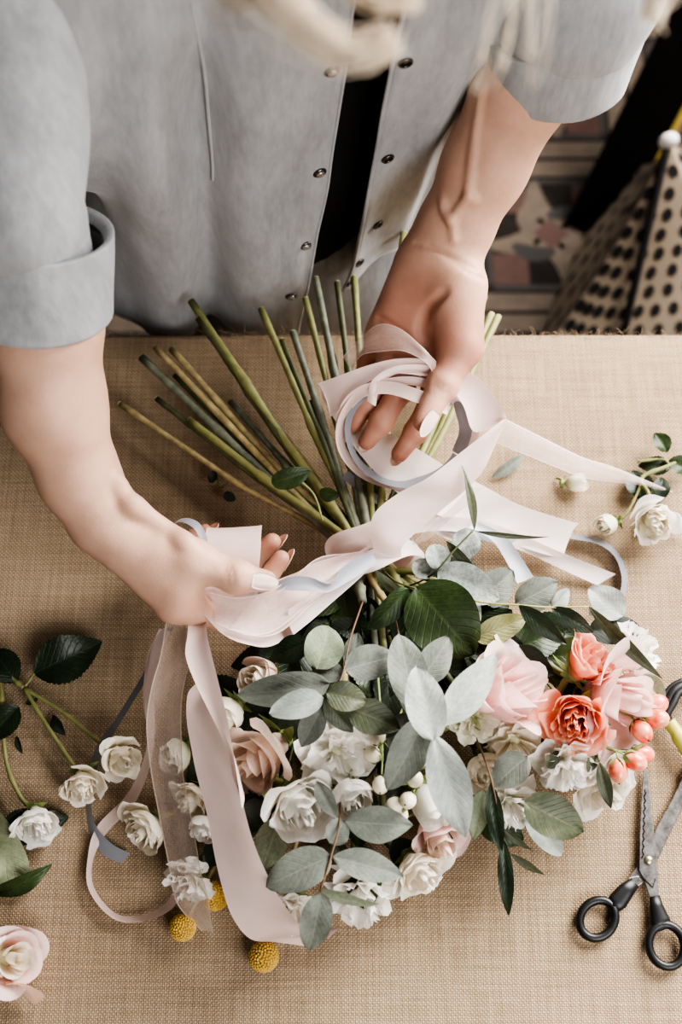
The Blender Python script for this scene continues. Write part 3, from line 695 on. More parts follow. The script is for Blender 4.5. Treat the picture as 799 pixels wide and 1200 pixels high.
# polka dot bag on the floor
paper = m_plain('white dotted paper', lin(132, 117, 100), 0.8, 0.06, 14, bump=0.1); dotm = m_plain('black ink', lin(16, 14, 14), 0.7, 0.1, 50, bump=0); 
bag = thing('gift_bag', 'white bag with black dots gathered to a point, on the floor at right', 'bag', (.50, 1.16, 0))
apex = P(783, 165, -.40)
base_pts = [np.array(P(612, 452, -.745)), np.array(P(712, 470, -.745)), np.array(P(880, 440, -.745)), np.array(P(900, 230, -.745)), np.array(P(740, 190, -.745))]
faces = [(0, 1), (1, 2), (2, 3), (3, 4), (4, 0)]
bb = MB(); ctr = sum(base_pts) / 5
for (i, j) in faces:
    A_, B_ = base_pts[i], base_pts[j]; n_ = 14; V = []
    for jj in range(n_):
        v = jj / (n_ - 1)
        for ii in range(9):
            u = ii / 8; q = (A_ * (1 - u) + B_ * u) * (1 - v) + apex * v; out = nrm((q - ctr) * [1, 1, 0.2])
            V.append(q + out * 0.018 * math.sin(math.pi * u) * (1 - v) - out * 0.05 * math.sin(math.pi * v) * 0.35)
    bb.add(V, grid_faces(9, n_))
ink = bb; nsheet = len(bb.F)
for (i, j) in faces:
    A_, B_ = base_pts[i], base_pts[j]
    for r_ in range(12):
        v = 0.04 + r_ * 0.078; m_ = max(1, int(round((1 - v) * 7)))
        for q_ in range(m_):
            u = (q_ + 0.5 + 0.25 * (r_ % 2) - 0.12) / m_
            if not 0.03 < u < 0.97: continue
            def pt(u, v):
                q = (A_ * (1 - u) + B_ * u) * (1 - v) + apex * v; out = nrm((q - ctr) * [1, 1, 0.2])
                return q + out * 0.018 * math.sin(math.pi * u) * (1 - v) - out * 0.05 * math.sin(math.pi * v) * 0.35
            c0 = pt(u, v); ex_ = nrm(pt(u + .01, v) - c0); ey_ = nrm(pt(u, v + .01) - c0); n2 = nrm(np.cross(ex_, ey_)); n2 = n2 if n2 @ (CAM - c0) > 0 else -n2
            a = np.linspace(0, 2 * np.pi, 12, endpoint=False); ink.add(c0 + n2 * 0.0012 + np.cos(a)[:, None] * ex_ * 0.0075 + np.sin(a)[:, None] * ey_ * 0.0105, [list(range(12))])
ink.build('bag_body', None, bag, mats=[paper, dotm], fmat=[0] * nsheet + [1] * (len(ink.F) - nsheet))
for a_, b_ in ((base_pts[1], apex),):
    bb = MB(); c = cr([a_, a_ * .5 + b_ * .5 + nrm(CAM - a_) * .004, b_], 10); bb.add(*tube(c, 0.006, 6)); bb.build('seam', dotm, bag, label='black seam line')
q0, q1, q2 = [base_pts[k] * .86 + apex * .14 for k in (0, 1, 2)]
bb = MB(); bb.add(*tube(cr([q0, q0*.5+q1*.5+nrm(CAM-q0)*.008, q1 + nrm(CAM-q1)*.006, q1*.5+q2*.5+nrm(CAM-q1)*.012, q2], 6), 0.0055, 6)); bb.build('seam', dotm, bag)
bb = MB(); bb.add(*ball(apex, 0.013, 14, 9, (0.2, -.3, 1), (1, .8, 1.3))); bb.build('gathered_top', m_plain('white knot', lin(215, 210, 205), .5), bag)
# dark slanting board with a yellow edge behind the bag
bd = thing('board', 'dark slanting board with a yellow edge behind the dotted bag', 'board', tuple(P(672, 240, -.75)))
w0, w1 = P(692, 268, -.735), P(858, -60, -.40); d = w1 - w0; sd = nrm(np.cross(d, CAM - w0)); up = nrm(np.cross(sd, d)); up = up if up[2] > 0 else -up
dkm = m_plain('dark board', lin(9, 7, 6), .95, .2, 20); dkm.node_tree.nodes['Principled BSDF'].inputs['Specular IOR Level'].default_value = 0.05
def plank(a0, a1, off, w_, th, name, mat):
    bb = MB(); q = [];
    for e_ in (a0, a1):
        for s_, t_ in ((-1, 0), (1, 0), (1, -1), (-1, -1)): q.append(e_ + sd * (off + s_ * w_ / 2) + up * t_ * th)
    bb.add(q, [[0, 1, 5, 4], [1, 2, 6, 5], [2, 3, 7, 6], [3, 0, 4, 7], [3, 2, 1, 0], [4, 5, 6, 7]]); bb.build(name, mat, bd, smooth=False)
sgn = 1 if (sd @ np.array([1, -1, 0])) > 0 else -1
plank(w0, w1, 0, .082, .02, 'board_panel', dkm); plank(w0 + d * .18, w1, sgn * .047, .010, .019, 'yellow_edge', m_plain('yellow edge', lin(128, 108, 34), .6))
# ============================================================ plants
KP = P(437, 650, .047)                       # where the ribbon ties the stems
W_ = lin(246, 242, 234); 
pet = {
 'white': m_petal('white petal', lin(254, 252, 248), lin(250, 246, 238), lin(226, 226, 188)),
 'cream': m_petal('cream petal', lin(252, 246, 234), lin(247, 238, 220), lin(216, 212, 164)),
 'green_white': m_petal('greenish white petal', lin(244, 240, 226), lin(232, 230, 204), lin(176, 186, 120)),
 'blush': m_petal('dusty blush petal', lin(240, 220, 206), lin(230, 206, 190), lin(210, 188, 160)),
 'pink': m_petal('pale pink petal', lin(247, 222, 216), lin(244, 206, 202), lin(236, 200, 176)),
 'coral': m_petal('coral petal', lin(250, 190, 166), lin(240, 146, 112), lin(240, 170, 116)),
}
stem_g = m_plain('green stem', lin(132, 132, 84), 0.55, 0.25, 90); stem_d = m_plain('dark green stem', lin(84, 88, 58), 0.55, 0.3, 90)
stem_b = m_plain('grey green woody stem', lin(118, 122, 104), 0.6, 0.35, 120); stem_w = m_plain('brown woody stem', lin(168, 150, 108), 0.65, 0.35, 120)
stem_r = m_plain('reddish twig', lin(104, 78, 54), 0.6, 0.2, 100); stem_y = m_plain('yellow green twig', lin(160, 158, 98), 0.5, 0.15, 100)
cut_m = m_plain('cut stem end', lin(196, 186, 140), 0.8, 0.15, 300)
calyx_m = m_plain('green calyx', lin(128, 142, 88), 0.55, 0.25, 120)
leafm = {
 'euc': m_leaf('eucalyptus leaf', lin(106, 110, 101), lin(128, 133, 122), lin(160, 162, 148), 0.6, 0.16, 0.3),
 'pale': m_leaf('pale eucalyptus leaf', lin(152, 159, 152), lin(178, 183, 175), lin(190, 198, 190), 0.55, 0.12, 0.3),
 'frost': m_leaf('frosted leaf', lin(138, 146, 138), lin(184, 190, 182), lin(188, 196, 188), 0.6, 0.30, 0.3),
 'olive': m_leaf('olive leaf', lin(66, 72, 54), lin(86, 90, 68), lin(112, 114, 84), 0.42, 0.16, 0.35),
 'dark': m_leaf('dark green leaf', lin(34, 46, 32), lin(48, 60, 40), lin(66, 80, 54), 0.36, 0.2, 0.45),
 'rose': m_leaf('rose leaf', lin(44, 58, 34), lin(62, 78, 44), lin(84, 100, 60), 0.38, 0.25, 0.3),
 'sage': m_leaf('sage green leaf', lin(112, 122, 100), lin(136, 144, 118), lin(158, 164, 136), 0.6, 0.18, 0.35),
 'bronze': m_leaf('bronze green leaf', lin(104, 104, 66), lin(132, 130, 86), lin(158, 154, 108), 0.38, 0.15, 0.4),
 'light': m_leaf('light sage leaf', lin(150, 158, 126), lin(172, 178, 146), lin(188, 192, 160), 0.55, 0.15, 0.3),
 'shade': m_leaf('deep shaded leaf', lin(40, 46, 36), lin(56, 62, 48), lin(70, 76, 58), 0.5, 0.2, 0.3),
}
def leaf(parent, base, tip, wd, mat, up=(0, -0.25, 1), roll=0.0, curl=0.10, fold_=0.25, shape=(0.85, 0.8), serr=0, wave=0.04, name='leaf', seed=0):
    base, tip = np.asarray(base, float), np.asarray(tip, float); ax = tip - base; L = np.linalg.norm(ax); ax /= L
    up = nrm(np.asarray(up, float) - ax * np.dot(up, ax)); sd = np.cross(ax, up)
    if roll: up, sd = up * math.cos(roll) + sd * math.sin(roll), sd * math.cos(roll) - up * math.sin(roll)
    nu, nv = 9, 56 if serr else 20; V = []; U = []; ph = seed * 1.7
    for j in range(nv):
        v = j / (nv - 1); w_ = wd * 0.5 * max(0.0, math.sin(math.pi * v ** shape[0])) ** shape[1]
        if serr: w_ *= 1 - 0.10 * ((v * serr) % 1.0)
        if v < 0.03: w_ = max(w_, wd * 0.02)
        c = base + ax * L * v + up * (curl * L * 4 * v * (1 - v) - curl * L * 0.9 * v * v * v)
        for i in range(nu):
            u = -1 + 2 * i / (nu - 1)
            V.append(c + sd * (u * w_) + up * (abs(u) ** 1.3 * fold_ * w_ + wave * wd * math.sin(v * 9 + u * 2.3 + ph) * abs(u) - 0.0006 * (abs(u) < 0.1)))
            U.append((i / (nu - 1), v))
    return mesh(name, V, grid_faces(nu, nv), leafm[mat], parent, uv=U)

def petal_sheet(ax, c, ang0, R, H, t, width, style, g, nu=11, nv=9):
    """one petal: t runs from the heart (0) to the outermost ring (1); ax = basis of the flower"""
    V = []; U = []; ph = g.random(4) * 6.28; tilt = g.normal(0, 1); jag = np.convolve(g.normal(0, 1, nu + 2), [.25, .5, .25], 'valid'); skew = g.normal(0, .10); sc = 1 + g.normal(0, .07) * min(1, 0.15 + t)
    for j in range(nv):
        v = j / (nv - 1)
        for i in range(nu):
            u = -1 + 2 * i / (nu - 1)
            if style == 'ruffle':       # heap of frilled petals
                s = v * (1 - 0.16 * u * u) * sc; al = np.clip(0.05 + 1.30 * t + 0.16 * tilt, 0, 1.6); k = min(1, 0.25 + 1.3 * v)
                r = R * (0.06 + 0.96 * math.sin(al)) * s ** 0.85; h = H * (0.15 + 0.95 * math.cos(al * 0.92) * s - 0.20 * t * s * s)
                rf = 0.10 * R * v ** 1.5; a = ang0 + skew + u * width * k
                r += rf * (math.sin(5.5 * u + ph[0]) + 0.35 * math.sin(13 * u + ph[3])) + 0.025 * R * v ** 4 * jag[i]; h += rf * 1.1 * math.cos(6.5 * u + ph[1]) + 0.03 * R * v ** 4 * jag[-1 - i]
            else:
                s = v * (1 - 0.20 * u * u - 0.05 * math.cos(3 * u + ph[2])) * sc
                o = np.clip(t + 0.10 * tilt * min(1, t * 2), 0, 1.15); k = math.sin(min(1, 0.18 + v * 1.25) * math.pi / 2)
                if style == 'bud':
                    rt = R * (0.10 + 0.62 * o ** 0.8)
                    r = rt * (math.sin(min(1, s * 1.5) * math.pi / 2)) * (1 - 0.55 * (1 - 0.5 * o) * s * s) * 1.15
                    h = H * (0.98 - 0.10 * t) * s
                    r += 0.16 * R * o * max(0, s - 0.7) * 2
                elif style == 'big':        # few large petals, cupped below and rolled back at a pointed rim
                    rt = R * (0.14 + 0.50 * o); q = max(0, s - 0.62)
                    r = rt * math.sin(min(1, s * 1.55) * math.pi / 2) * (1 - 0.25 * (1 - o) * s) + R * 0.30 * o * s * s + R * 1.1 * o * o * q * q * (1 + u * u)
                    h = H * (1.0 - 0.26 * o) * s - H * 1.1 * o * q * q * (1 + 0.6 * u * u)
                    r += R * 0.05 * (1 - abs(u)) * v ** 4 * o
                elif style == 'garden':     # loose crinkled garden rose, rims turning out unevenly
                    o = np.clip(t + 0.16 * tilt * min(1, t * 3), 0, 1.1); rt = R * (0.10 + 0.62 * o)
                    r = rt * math.sin(min(1, s * 1.7) * math.pi / 2) * (1 - 0.42 * (1 - o) * s * s) + R * 0.55 * o * o * max(0, s - 0.55) * (1 + 0.6 * math.sin(2.2 * u + ph[2]))
                    h = H * (0.95 - 0.24 * o) * s - H * 0.9 * o * max(0, s - 0.70) ** 2 * 2
                    f_ = 0.05 * R * v ** 2; r += f_ * math.sin(6 * u + ph[3]); h += f_ * math.cos(7 * u + ph[1])
                else:                       # cup of many crinkled petals
                    rt = R * (0.08 + 0.70 * o ** 0.9)
                    r = rt * math.sin(min(1, s * 1.8) * math.pi / 2) * (1 - 0.34 * (1.1 - o) * s * s) + R * 0.16 * o ** 3 * s
                    h = H * (0.88 - 0.20 * o) * s * (1 - 0.14 * o * max(0, s - 0.7) * 3)
                    r += R * 0.30 * o * max(0, s - 0.75)
                    cr_ = 0.03 * R * v ** 3; r += cr_ * math.sin(5 * u + ph[3]); h += cr_ * math.sin(6 * u + ph[1])
                a = ang0 + skew * t + u * width * (0.35 + 0.65 * k)
                wv = 0.045 * R * v * v; r += wv * math.sin(3.2 * u + ph[0]) * (0.5 + t); h += wv * math.sin(4.1 * u + ph[1])
            V.append(ax @ np.array([r * math.cos(a), r * math.sin(a), h])); U.append((i / (nu - 1), v))
    return np.array(V) + c, grid_faces(nu, nv), U
STY = {'cup': (34, 1.22, 0.98, 7), 'ruffle': (24, 1.05, 0.80, 8), 'bud': (12, 1.9, 1.15, 4), 'big': (14, 1.5, 1.0, 7), 'half': (20, 1.45, 1.0, 5), 'garden': (24, 1.35, 0.92, 7)}
def blossom(root, ctr, face, R, style, col, seed, col2=None, name='bloom'):
    g = np.random.default_rng(seed); n, hr, wd, nout = STY[style]; st = 'bud' if style in ('bud', 'half') else style
    ax = basis(face, hint=(g.normal(), g.normal(), 0.3)); H = R * hr * (0.85 if style == 'half' else 1.0); c0 = np.asarray(ctr) - ax[:, 2] * H * 0.45
    inner = MB(); outer = []
    for i in range(n):
        t = (i / (n - 1)) ** (0.75 if st != 'ruffle' else 0.62); a0 = i * 2.39996 + g.normal(0, 0.3)
        w_ = wd * (1.35 - 0.45 * t) if st != 'ruffle' else wd * g.uniform(0.8, 1.25)
        ps = petal_sheet(ax, c0 + ax[:, 2] * H * 0.02 * (1 - t), a0, R * g.uniform(0.94, 1.06), H * g.uniform(0.98, 1.03), t, w_, st, g)
        if i >= n - nout: outer.append(ps)
        else: inner.add(*ps)
    if st != 'bud': inner.add(*ball(c0 + ax[:, 2] * H * 0.12, R * 0.30, 10, 7, ax[:, 2]))
    bl = inner.build(name, pet[col], root)
    for ps in outer: mesh('petal', ps[0], ps[1], pet[col2 or col], bl, uv=ps[2])
    # calyx: cup and five sepals
    cal = MB(); cal.add(*ball(c0 - ax[:, 2] * R * 0.08, R * 0.26, 12, 8, ax[:, 2], (1, 1, 0.9)))
    for k in range(5):
        a = k * 1.2566 + g.random(); d = math.cos(a) * ax[:, 0] + math.sin(a) * ax[:, 1]; L = R * g.uniform(0.7, 1.0); V = []; sd = np.cross(d, ax[:, 2])
        spread = g.uniform(0.5, 1.0)
        for j in range(7):
            v = j / 6; q = c0 + d * (R * 0.22 + L * spread * v * 0.8) + ax[:, 2] * (L * 0.55 * v * v * (1.2 - spread) - R * 0.05); w2 = R * 0.16 * (1 - v) ** 0.8 + 0.0002
            V += [q - sd * w2, q + ax[:, 2] * -R * 0.02, q + sd * w2]
        cal.add(V, grid_faces(3, 7))
    cal.build('calyx', calyx_m, root)
    return c0, ax[:, 2]
def stem_path(root, pts, r, mat, n=8, name='stem', nodes=True, cut=False, seed=0):
    g = np.random.default_rng(seed + 900); c = cr(pts, n); rr = np.full(len(c), r) * (1 + 0.05 * g.normal(size=len(c)))
    if nodes:
        for k in range(4 + seed % 4, len(c) - 1, 8): rr[k] *= 1.34; rr[k - 1] *= 1.1
    b = MB(); b.add(*tube(c, rr, 9)); s = b.build(name, mat, root)
    if cut:
        d = nrm(c[-1] - c[-2]); b = MB(); b.add(*tube([c[-1] - d * .0002, c[-1] + d * .0006], r * 0.93, 9)); b.build('cut_end', cut_m, s)
    return s
# ends of the stems above the binding, as the photo shows them: place, height, radius, material
ENDS = [(140,473,.020,.0023,'w'),(166,419,.030,.0036,'b'),(182,407,.035,.0027,'w'),(201,409,.026,.0030,'w'),(184,467,.026,.0025,'d'),(224,353,.062,.0032,'g'),(233,373,.052,.0030,'d'),
 (306,362,.070,.0027,'g'),(222,492,.034,.0029,'g'),(358,350,.075,.0027,'g'),(370,326,.085,.0029,'b'),(395,331,.090,.0026,'d'),(415,325,.090,.0027,'g'),(473,273,.070,.0028,'g'),
 (567,347,.065,.0032,'g'),(576,368,.060,.0028,'g'),(584,371,.052,.0027,'g'),(343,389,.055,.0030,'b'),(283,436,.040,.0024,'d'),(330,398,.048,.0022,'d'),(250,398,.036,.0024,'d'),
 (300,470,.022,.0026,'d'),(442,402,.030,.0024,'d'),(388,410,.035,.0025,'d'),(365,470,.028,.0024,'d'),(205,440,.022,.0024,'d'),(270,470,.018,.0026,'b'),(460,430,.018,.0024,'g'),(540,455,.020,.0024,'d'),(500,440,.018,.0022,'d')]
ENDS = [(x, y, min(z, .046 - .012 * (x > 430)), r, m) for x, y, z, r, m in ENDS]
SM = {'w': stem_w, 'b': stem_b, 'd': stem_d, 'g': stem_g}
end_i = [0]
def through_tie(root, start, sdir, idx=None, upper_r=None, seed=0):
    """stem from a flower through the binding to its cut end"""
    k = end_i[0] if idx is None else idx
    if idx is None: end_i[0] += 1
    px, py, z, r, mk = ENDS[k % len(ENDS)]; E_ = P(px, py, z)
    g = np.random.default_rng(seed + 50); side = nrm(np.array([E_[0] - KP[0], E_[1] - KP[1], 0])); perp = np.array([-side[1], side[0], 0])
    zoff = (z - 0.047) * 0.32; lat = np.array([1, 0.15, 0]) * (E_[0] - KP[0] + 0.02) * 0.075
    a = g.random() * 6.28; K0 = KP + lat + np.array([0, 0, np.clip(zoff + g.normal(0, .004), -.016, .016)])
    s = np.asarray(start); back = s - np.asarray(sdir) * 0.028; mid = back * 0.45 + K0 * 0.55; mid[2] = min(mid[2], T + 0.045)
    stem_path(root, [s, back, mid, K0, K0 * 0.5 + E_ * 0.5 + [0, 0, 0.002], E_], r, SM[mk], 9, cut=True, seed=seed)
def face3(dx, dy, up): return nrm(np.array([dx, -dy, up]))
FL = [ # name, label, style, colour, px, py, z, radius px, facing (right, down, up), rim colour, stem end
 ('white_rose','ruffled white bloom under the eucalyptus, tallest in the middle left of the bouquet','ruffle','white',394,880,.082,47,(.1,.5,1),None,7),
 ('white_rose','full white rose with tight cream heart facing lower left, below the ruffled bloom','garden','white',352,946,.076,50,(.35,.65,.65),None,9),
 ('white_rose','half-open white rosebud just right of the full white rose','half','white',413,934,.084,35,(.15,.7,.8),None,10),
 ('white_rose','white rose at the bottom edge of the bouquet beside the burlap, facing lower right','garden','cream',492,1020,.042,38,(.5,.7,.55),None,11),
 ('white_carnation','frilled white bloom behind the lowest eucalyptus sprig','ruffle','white',424,1044,.040,50,(.1,.8,.6),None,12),
 ('white_carnation','small frilled white bloom between the wide pink ribbon and lowest eucalyptus leaf','ruffle','white',342,1066,.030,34,(-.3,.8,.5),None,18),
 ('white_rose','closed white bud next to the white berries, left of the long pale leaf','bud','white',502,938,.080,31,(.3,.8,.5),None,13),
 ('blush_rose','large dusty blush rose with broad folded petals beside the wide pink ribbon','big','blush',305,886,.064,52,(-.7,.6,.5),None,5),
 ('cream_rose','small cream rose in beige outer petals tucked under the long grey leaf','half','cream',305,800,.082,36,(-.6,-.1,.8),'blush',6),
 ('cream_rose','greenish white bud peeking out right of the wide pink ribbon','half','green_white',268,836,.072,31,(-.5,.7,.6),None,8),
 ('cream_rose','pointed white bud seen through the sheer brown-tinted ribbon','half','green_white',210,882,.040,28,(-.7,.6,.4),None,4),
 ('cream_rose','cream rosebud half hidden by the left edge of the wide pink ribbon','garden','cream',226,938,.040,29,(-.6,.7,.4),None,25),
 ('white_rose','cream white rose left of the sheer ribbon, resting on the burlap','cup','cream',169,972,.026,33,(-.6,.6,.5),None,0),
 ('white_carnation','frilled white bloom below the sheer ribbon tail','ruffle','white',221,1032,.030,32,(-.4,.8,.45),None,26),
 ('white_rose','small white bloom between the sheer ribbon and the wide pink ribbon','half','white',241,968,.040,24,(-.3,.8,.5),None,20),
 ('pink_rose','large pale pink rose with broad pointed petals near the centre right','big','pink',590,812,.086,66,(.75,-.2,.7),None,14),
 ('cream_carnation','cream green cluster bloom left of the large pale pink rose','ruffle','green_white',556,842,.080,33,(0,.4,1),None,24),
 ('cream_carnation','ruffled cream bloom below the large pale pink rose','ruffle','cream',604,872,.066,36,(.1,.8,.6),None,19),
 ('coral_rose','coral orange spray rose, the upper of two','garden','coral',691,777,.086,41,(.6,-.3,.7),'coral',16),
 ('coral_rose','coral peach spray rose, the lower of two, with frilled heart','garden','coral',674,843,.088,46,(-.2,.5,.8),None,15),
 ('pink_rose','large blush pink rose right of the coral roses, with wide smooth petals','big','pink',722,818,.072,60,(.75,.45,.75),None,13),
 ('white_carnation','frilled white bloom at the far right edge of the bouquet under dark slim leaf','ruffle','white',744,762,.050,38,(.8,-.1,.55),None,16),
 ('white_carnation','white frilled bloom directly below the lower coral rose','ruffle','white',664,896,.070,39,(.1,.8,.6),None,22),
 ('white_rose','broad white rose under the coral berries at right','garden','cream',704,924,.040,45,(.4,.8,.5),'white',28),
 ('blush_rose','dusty pink rose at the bottom, right of the white berries','big','blush',512,974,.046,43,(.35,.8,.45),'pink',23),
 ('cream_rose','white bloom in shade behind the slim dark hanging leaves','ruffle','white',598,944,.046,38,(.2,.8,.5),None,27),
 ('cream_rose','cream bloom shaded between the long pale leaf and dark grey leaf','half','cream',566,902,.052,32,(.1,.6,.7),None,29),
]
for i, (nm, lb, sty, col, px, py, z, rp, fc, col2, en) in enumerate(FL):
    z = z - 0.006 if z > .06 else z
    q = P(px, py, z); R = rp * S(px, py, z); f = face3(*fc)
    root = thing(nm, lb, 'flower', q, 'flowers bound into the bouquet')
    c0, d = blossom(root, q, f, R, sty, col, 100 + i, col2)
    through_tie(root, c0 - d * R * 0.2, d, en, seed=i)
    ff = np.random.default_rng(i)
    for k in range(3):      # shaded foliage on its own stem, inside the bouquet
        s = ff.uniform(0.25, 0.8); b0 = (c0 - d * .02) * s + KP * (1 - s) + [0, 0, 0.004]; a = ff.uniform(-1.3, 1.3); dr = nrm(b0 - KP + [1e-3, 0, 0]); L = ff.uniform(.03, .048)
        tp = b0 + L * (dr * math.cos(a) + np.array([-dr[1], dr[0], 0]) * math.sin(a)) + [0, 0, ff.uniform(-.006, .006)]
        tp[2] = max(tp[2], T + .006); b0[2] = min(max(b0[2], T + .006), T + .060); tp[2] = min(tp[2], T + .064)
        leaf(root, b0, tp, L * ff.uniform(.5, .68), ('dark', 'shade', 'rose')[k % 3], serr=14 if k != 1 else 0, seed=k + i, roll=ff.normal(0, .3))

# ---- greenery: sprigs surveyed leaf by leaf: (base x, y, tip x, y, width px, z base, z tip, material, roll, shape)
OV = (0.80, 0.62); LA = (0.85, 0.85); SL = (0.75, 1.1); RD = (0.9, 0.5)
def sprig(nm, lb, leaves, twig, twig_m, end=None, cat='foliage', tw_r=.0007, group='greenery in the bouquet'):
    b0 = P(*twig[-1]); root = thing(nm, lb, cat, b0, group)
    pts = [P(*t) for t in twig]
    if end is not None: through_tie(root, pts[0], nrm(pts[0] - pts[1]) if len(pts) > 1 else nrm(pts[0] - KP), end, seed=hash(nm) % 7 + len(leaves)) if False else None
    stem_path(root, pts, tw_r, twig_m, 6, 'twig', nodes=False)
    if end is not None:
        px, py, z, r, mk = ENDS[end]; E_ = P(px, py, z); K0 = KP + np.array([(E_[0] - KP[0]) * .08, 0, (z - .047) * .3])
        stem_path(root, [pts[0], pts[0] * .5 + K0 * .5, K0, K0 * .5 + E_ * .5, E_], r * 0.95, SM[mk], 9, cut=True, seed=end)
    for k, (bx, by, tx, ty, w_, z0, z1, mt, roll, shp) in enumerate(leaves):
        leaf(root, P(bx, by, z0), P(tx, ty, z1), w_ * S((bx + tx) / 2, (by + ty) / 2, (z0 + z1) / 2), mt, up=nrm(CAM - P(bx, by, z0)) + np.array([0.12, 0, .1]), roll=roll, curl=.05, shape=shp, seed=k, fold_=.16)
    return root
sprig('eucalyptus_sprig', 'grey green eucalyptus sprig spreading over the blooms just below the gathered ribbon bundle', [
 (371,784,386,733,48,.112,.112,'sage',.1,RD),(386,801,277,815,42,.118,.110,'euc',-.15,OV),(379,818,315,836,34,.132,.128,'pale',.2,OV),(379,826,352,877,31,.120,.100,'euc',.2,LA),
 (382,812,430,822,36,.130,.126,'olive',-.1,OV),(404,826,470,855,42,.122,.112,'olive',.15,LA),(380,820,414,859,26,.124,.112,'olive',.3,LA),(404,785,466,768,42,.112,.104,'euc',-.2,OV),
 (402,790,366,784,27,.108,.106,'euc',.1,RD),(366,750,315,774,32,.096,.086,'dark',.2,LA),(408,785,420,740,26,.088,.082,'shade',.1,LA)],
 [(425,705,.070),(410,750,.100),(400,795,.116),(383,815,.124)], stem_r, 1)
sprig('eucalyptus_sprig', 'large pale eucalyptus leaves standing highest in the centre of the bouquet', [
 (483,828,468,741,47,.124,.118,'euc',.1,OV),(508,868,488,779,47,.150,.142,'pale',-.1,OV),(514,850,584,765,44,.140,.140,'pale',.2,LA),(498,841,454,927,47,.128,.116,'euc',-.15,OV),
 (509,862,546,984,50,.140,.106,'pale',.1,LA),(490,800,528,746,40,.112,.110,'euc',.25,OV),(480,836,460,884,34,.112,.104,'euc',.2,OV),(495,838,470,810,26,.115,.110,'euc',.1,OV)],
 [(462,720,.070),(478,790,.100),(492,830,.122),(508,862,.138)], stem_r, 2)
sprig('eucalyptus_sprig', 'grey eucalyptus sprig hanging at the lower left front of the bouquet', [
 (388,1003,310,1039,48,.096,.086,'euc',.1,OV),(390,1004,474,1027,37,.096,.088,'euc',-.1,LA),(374,1041,444,1062,16,.094,.086,'sage',.7,LA),(377,1046,362,1116,38,.092,.070,'euc',.05,OV),
 (404,962,485,968,44,.092,.086,'euc',.2,LA),(386,988,404,962,30,.090,.086,'euc',.1,RD),(371,915,395,960,22,.104,.096,'euc',.35,LA),(392,985,404,1012,22,.078,.070,'olive',.3,LA)],
 [(395,900,.070),(398,960,.088),(388,1003,.097),(375,1045,.094)], stem_r, 3)
sprig('eucalyptus_sprig', 'frosted eucalyptus branch with slim spear leaves just right of the binding', [
 (554,621,536,656,34,.088,.082,'frost',.1,RD),(556,621,543,545,12,.094,.108,'olive',.4,SL),(556,622,645,631,7,.092,.080,'olive',.5,SL),(523,634,566,678,13,.092,.080,'olive',.5,SL),
 (516,668,509,637,30,.082,.082,'frost',.1,RD),(506,676,486,657,26,.078,.076,'frost',.1,RD),(513,668,586,702,46,.084,.074,'frost',.1,OV),(524,688,562,732,40,.070,.064,'frost',-.2,OV),
 (530,690,576,690,34,.060,.056,'frost',.1,OV),(560,706,602,668,42,.056,.054,'euc',.2,OV)],
 [(470,690,.058),(495,680,.074),(514,666,.086),(532,645,.092),(556,620,.096)], stem_d, 14)
sprig('rose_foliage', 'large dark serrated rose leaf at the top centre of the bouquet with smaller leaves', [
 (487,688,556,768,86,.088,.074,'rose',.1,OV),(478,690,432,738,32,.084,.078,'rose',-.4,OV),(440,668,478,704,16,.078,.074,'sage',.8,LA),(480,690,470,760,40,.070,.060,'dark',.2,OV),(500,720,490,790,44,.062,.058,'dark',.1,OV)],
 [(448,668,.058),(465,682,.074),(487,690,.088)], stem_d, 17, cat='foliage')
sprig('ruscus_sprig', 'yellow green twig with slim dark leaves along the upper right of the bouquet', [
 (604,708,654,682,40,.076,.078,'euc',.2,OV),(646,712,668,690,22,.074,.074,'pale',.5,OV),(608,709,664,756,23,.086,.080,'dark',.25,LA),(646,712,696,742,23,.086,.080,'dark',.2,LA),
 (690,711,776,797,17,.088,.084,'olive',.35,LA),(730,722,690,688,38,.056,.060,'pale',.1,OV),(556,748,617,724,32,.078,.074,'bronze',.1,OV),(600,715,560,745,26,.066,.060,'dark',.2,LA)],
 [(525,690,.060),(560,705,.078),(606,709,.085),(648,712,.086),(690,711,.087)], stem_y, 16)
sprig('leafy_sprig', 'broad olive leaf and slim dark leaves hanging over the burlap at the lower right', [
 (614,939,685,976,50,.078,.064,'olive',.05,OV),(618,886,577,922,40,.080,.072,'euc',.2,OV),(575,917,587,1002,21,.082,.062,'dark',.3,LA),(590,984,596,1076,19,.064,.038,'dark',.2,LA),
 (588,970,626,999,9,.066,.050,'olive',.5,SL),(598,1000,640,1027,10,.050,.030,'olive',.4,SL),(616,952,660,1004,29,.056,.030,'pale',.1,OV),(566,925,554,986,26,.068,.054,'sage',.2,LA)],
 [(530,800,.056),(560,870,.070),(576,915,.083),(590,985,.066)], stem_r, 21)
sprig('leafy_sprig', 'small green leaves beside the coral berries at the right end of the bouquet', [
 (702,893,716,949,17,.076,.060,'olive',.2,LA),(756,790,776,828,26,.060,.050,'sage',.1,OV),(688,905,700,878,14,.070,.072,'olive',.3,LA),(640,900,655,880,16,.074,.074,'olive',.3,OV)],
 [(640,800,.050),(690,860,.060),(702,892,.076)], stem_d, 15)
sprig('rose_foliage', 'dark rose leaves low under the wide pink ribbon at the lower left', [
 (328,958,307,1019,38,.056,.046,'sage',.1,OV),(312,938,286,975,36,.050,.044,'shade',.1,OV),(262,985,240,1015,28,.030,.024,'dark',.1,OV),(290,1000,262,1050,30,.026,.02,'dark',.1,OV),(332,925,300,960,30,.044,.040,'dark',.1,OV)],
 [(380,760,.050),(350,850,.050),(325,950,.054)], stem_d, 6)
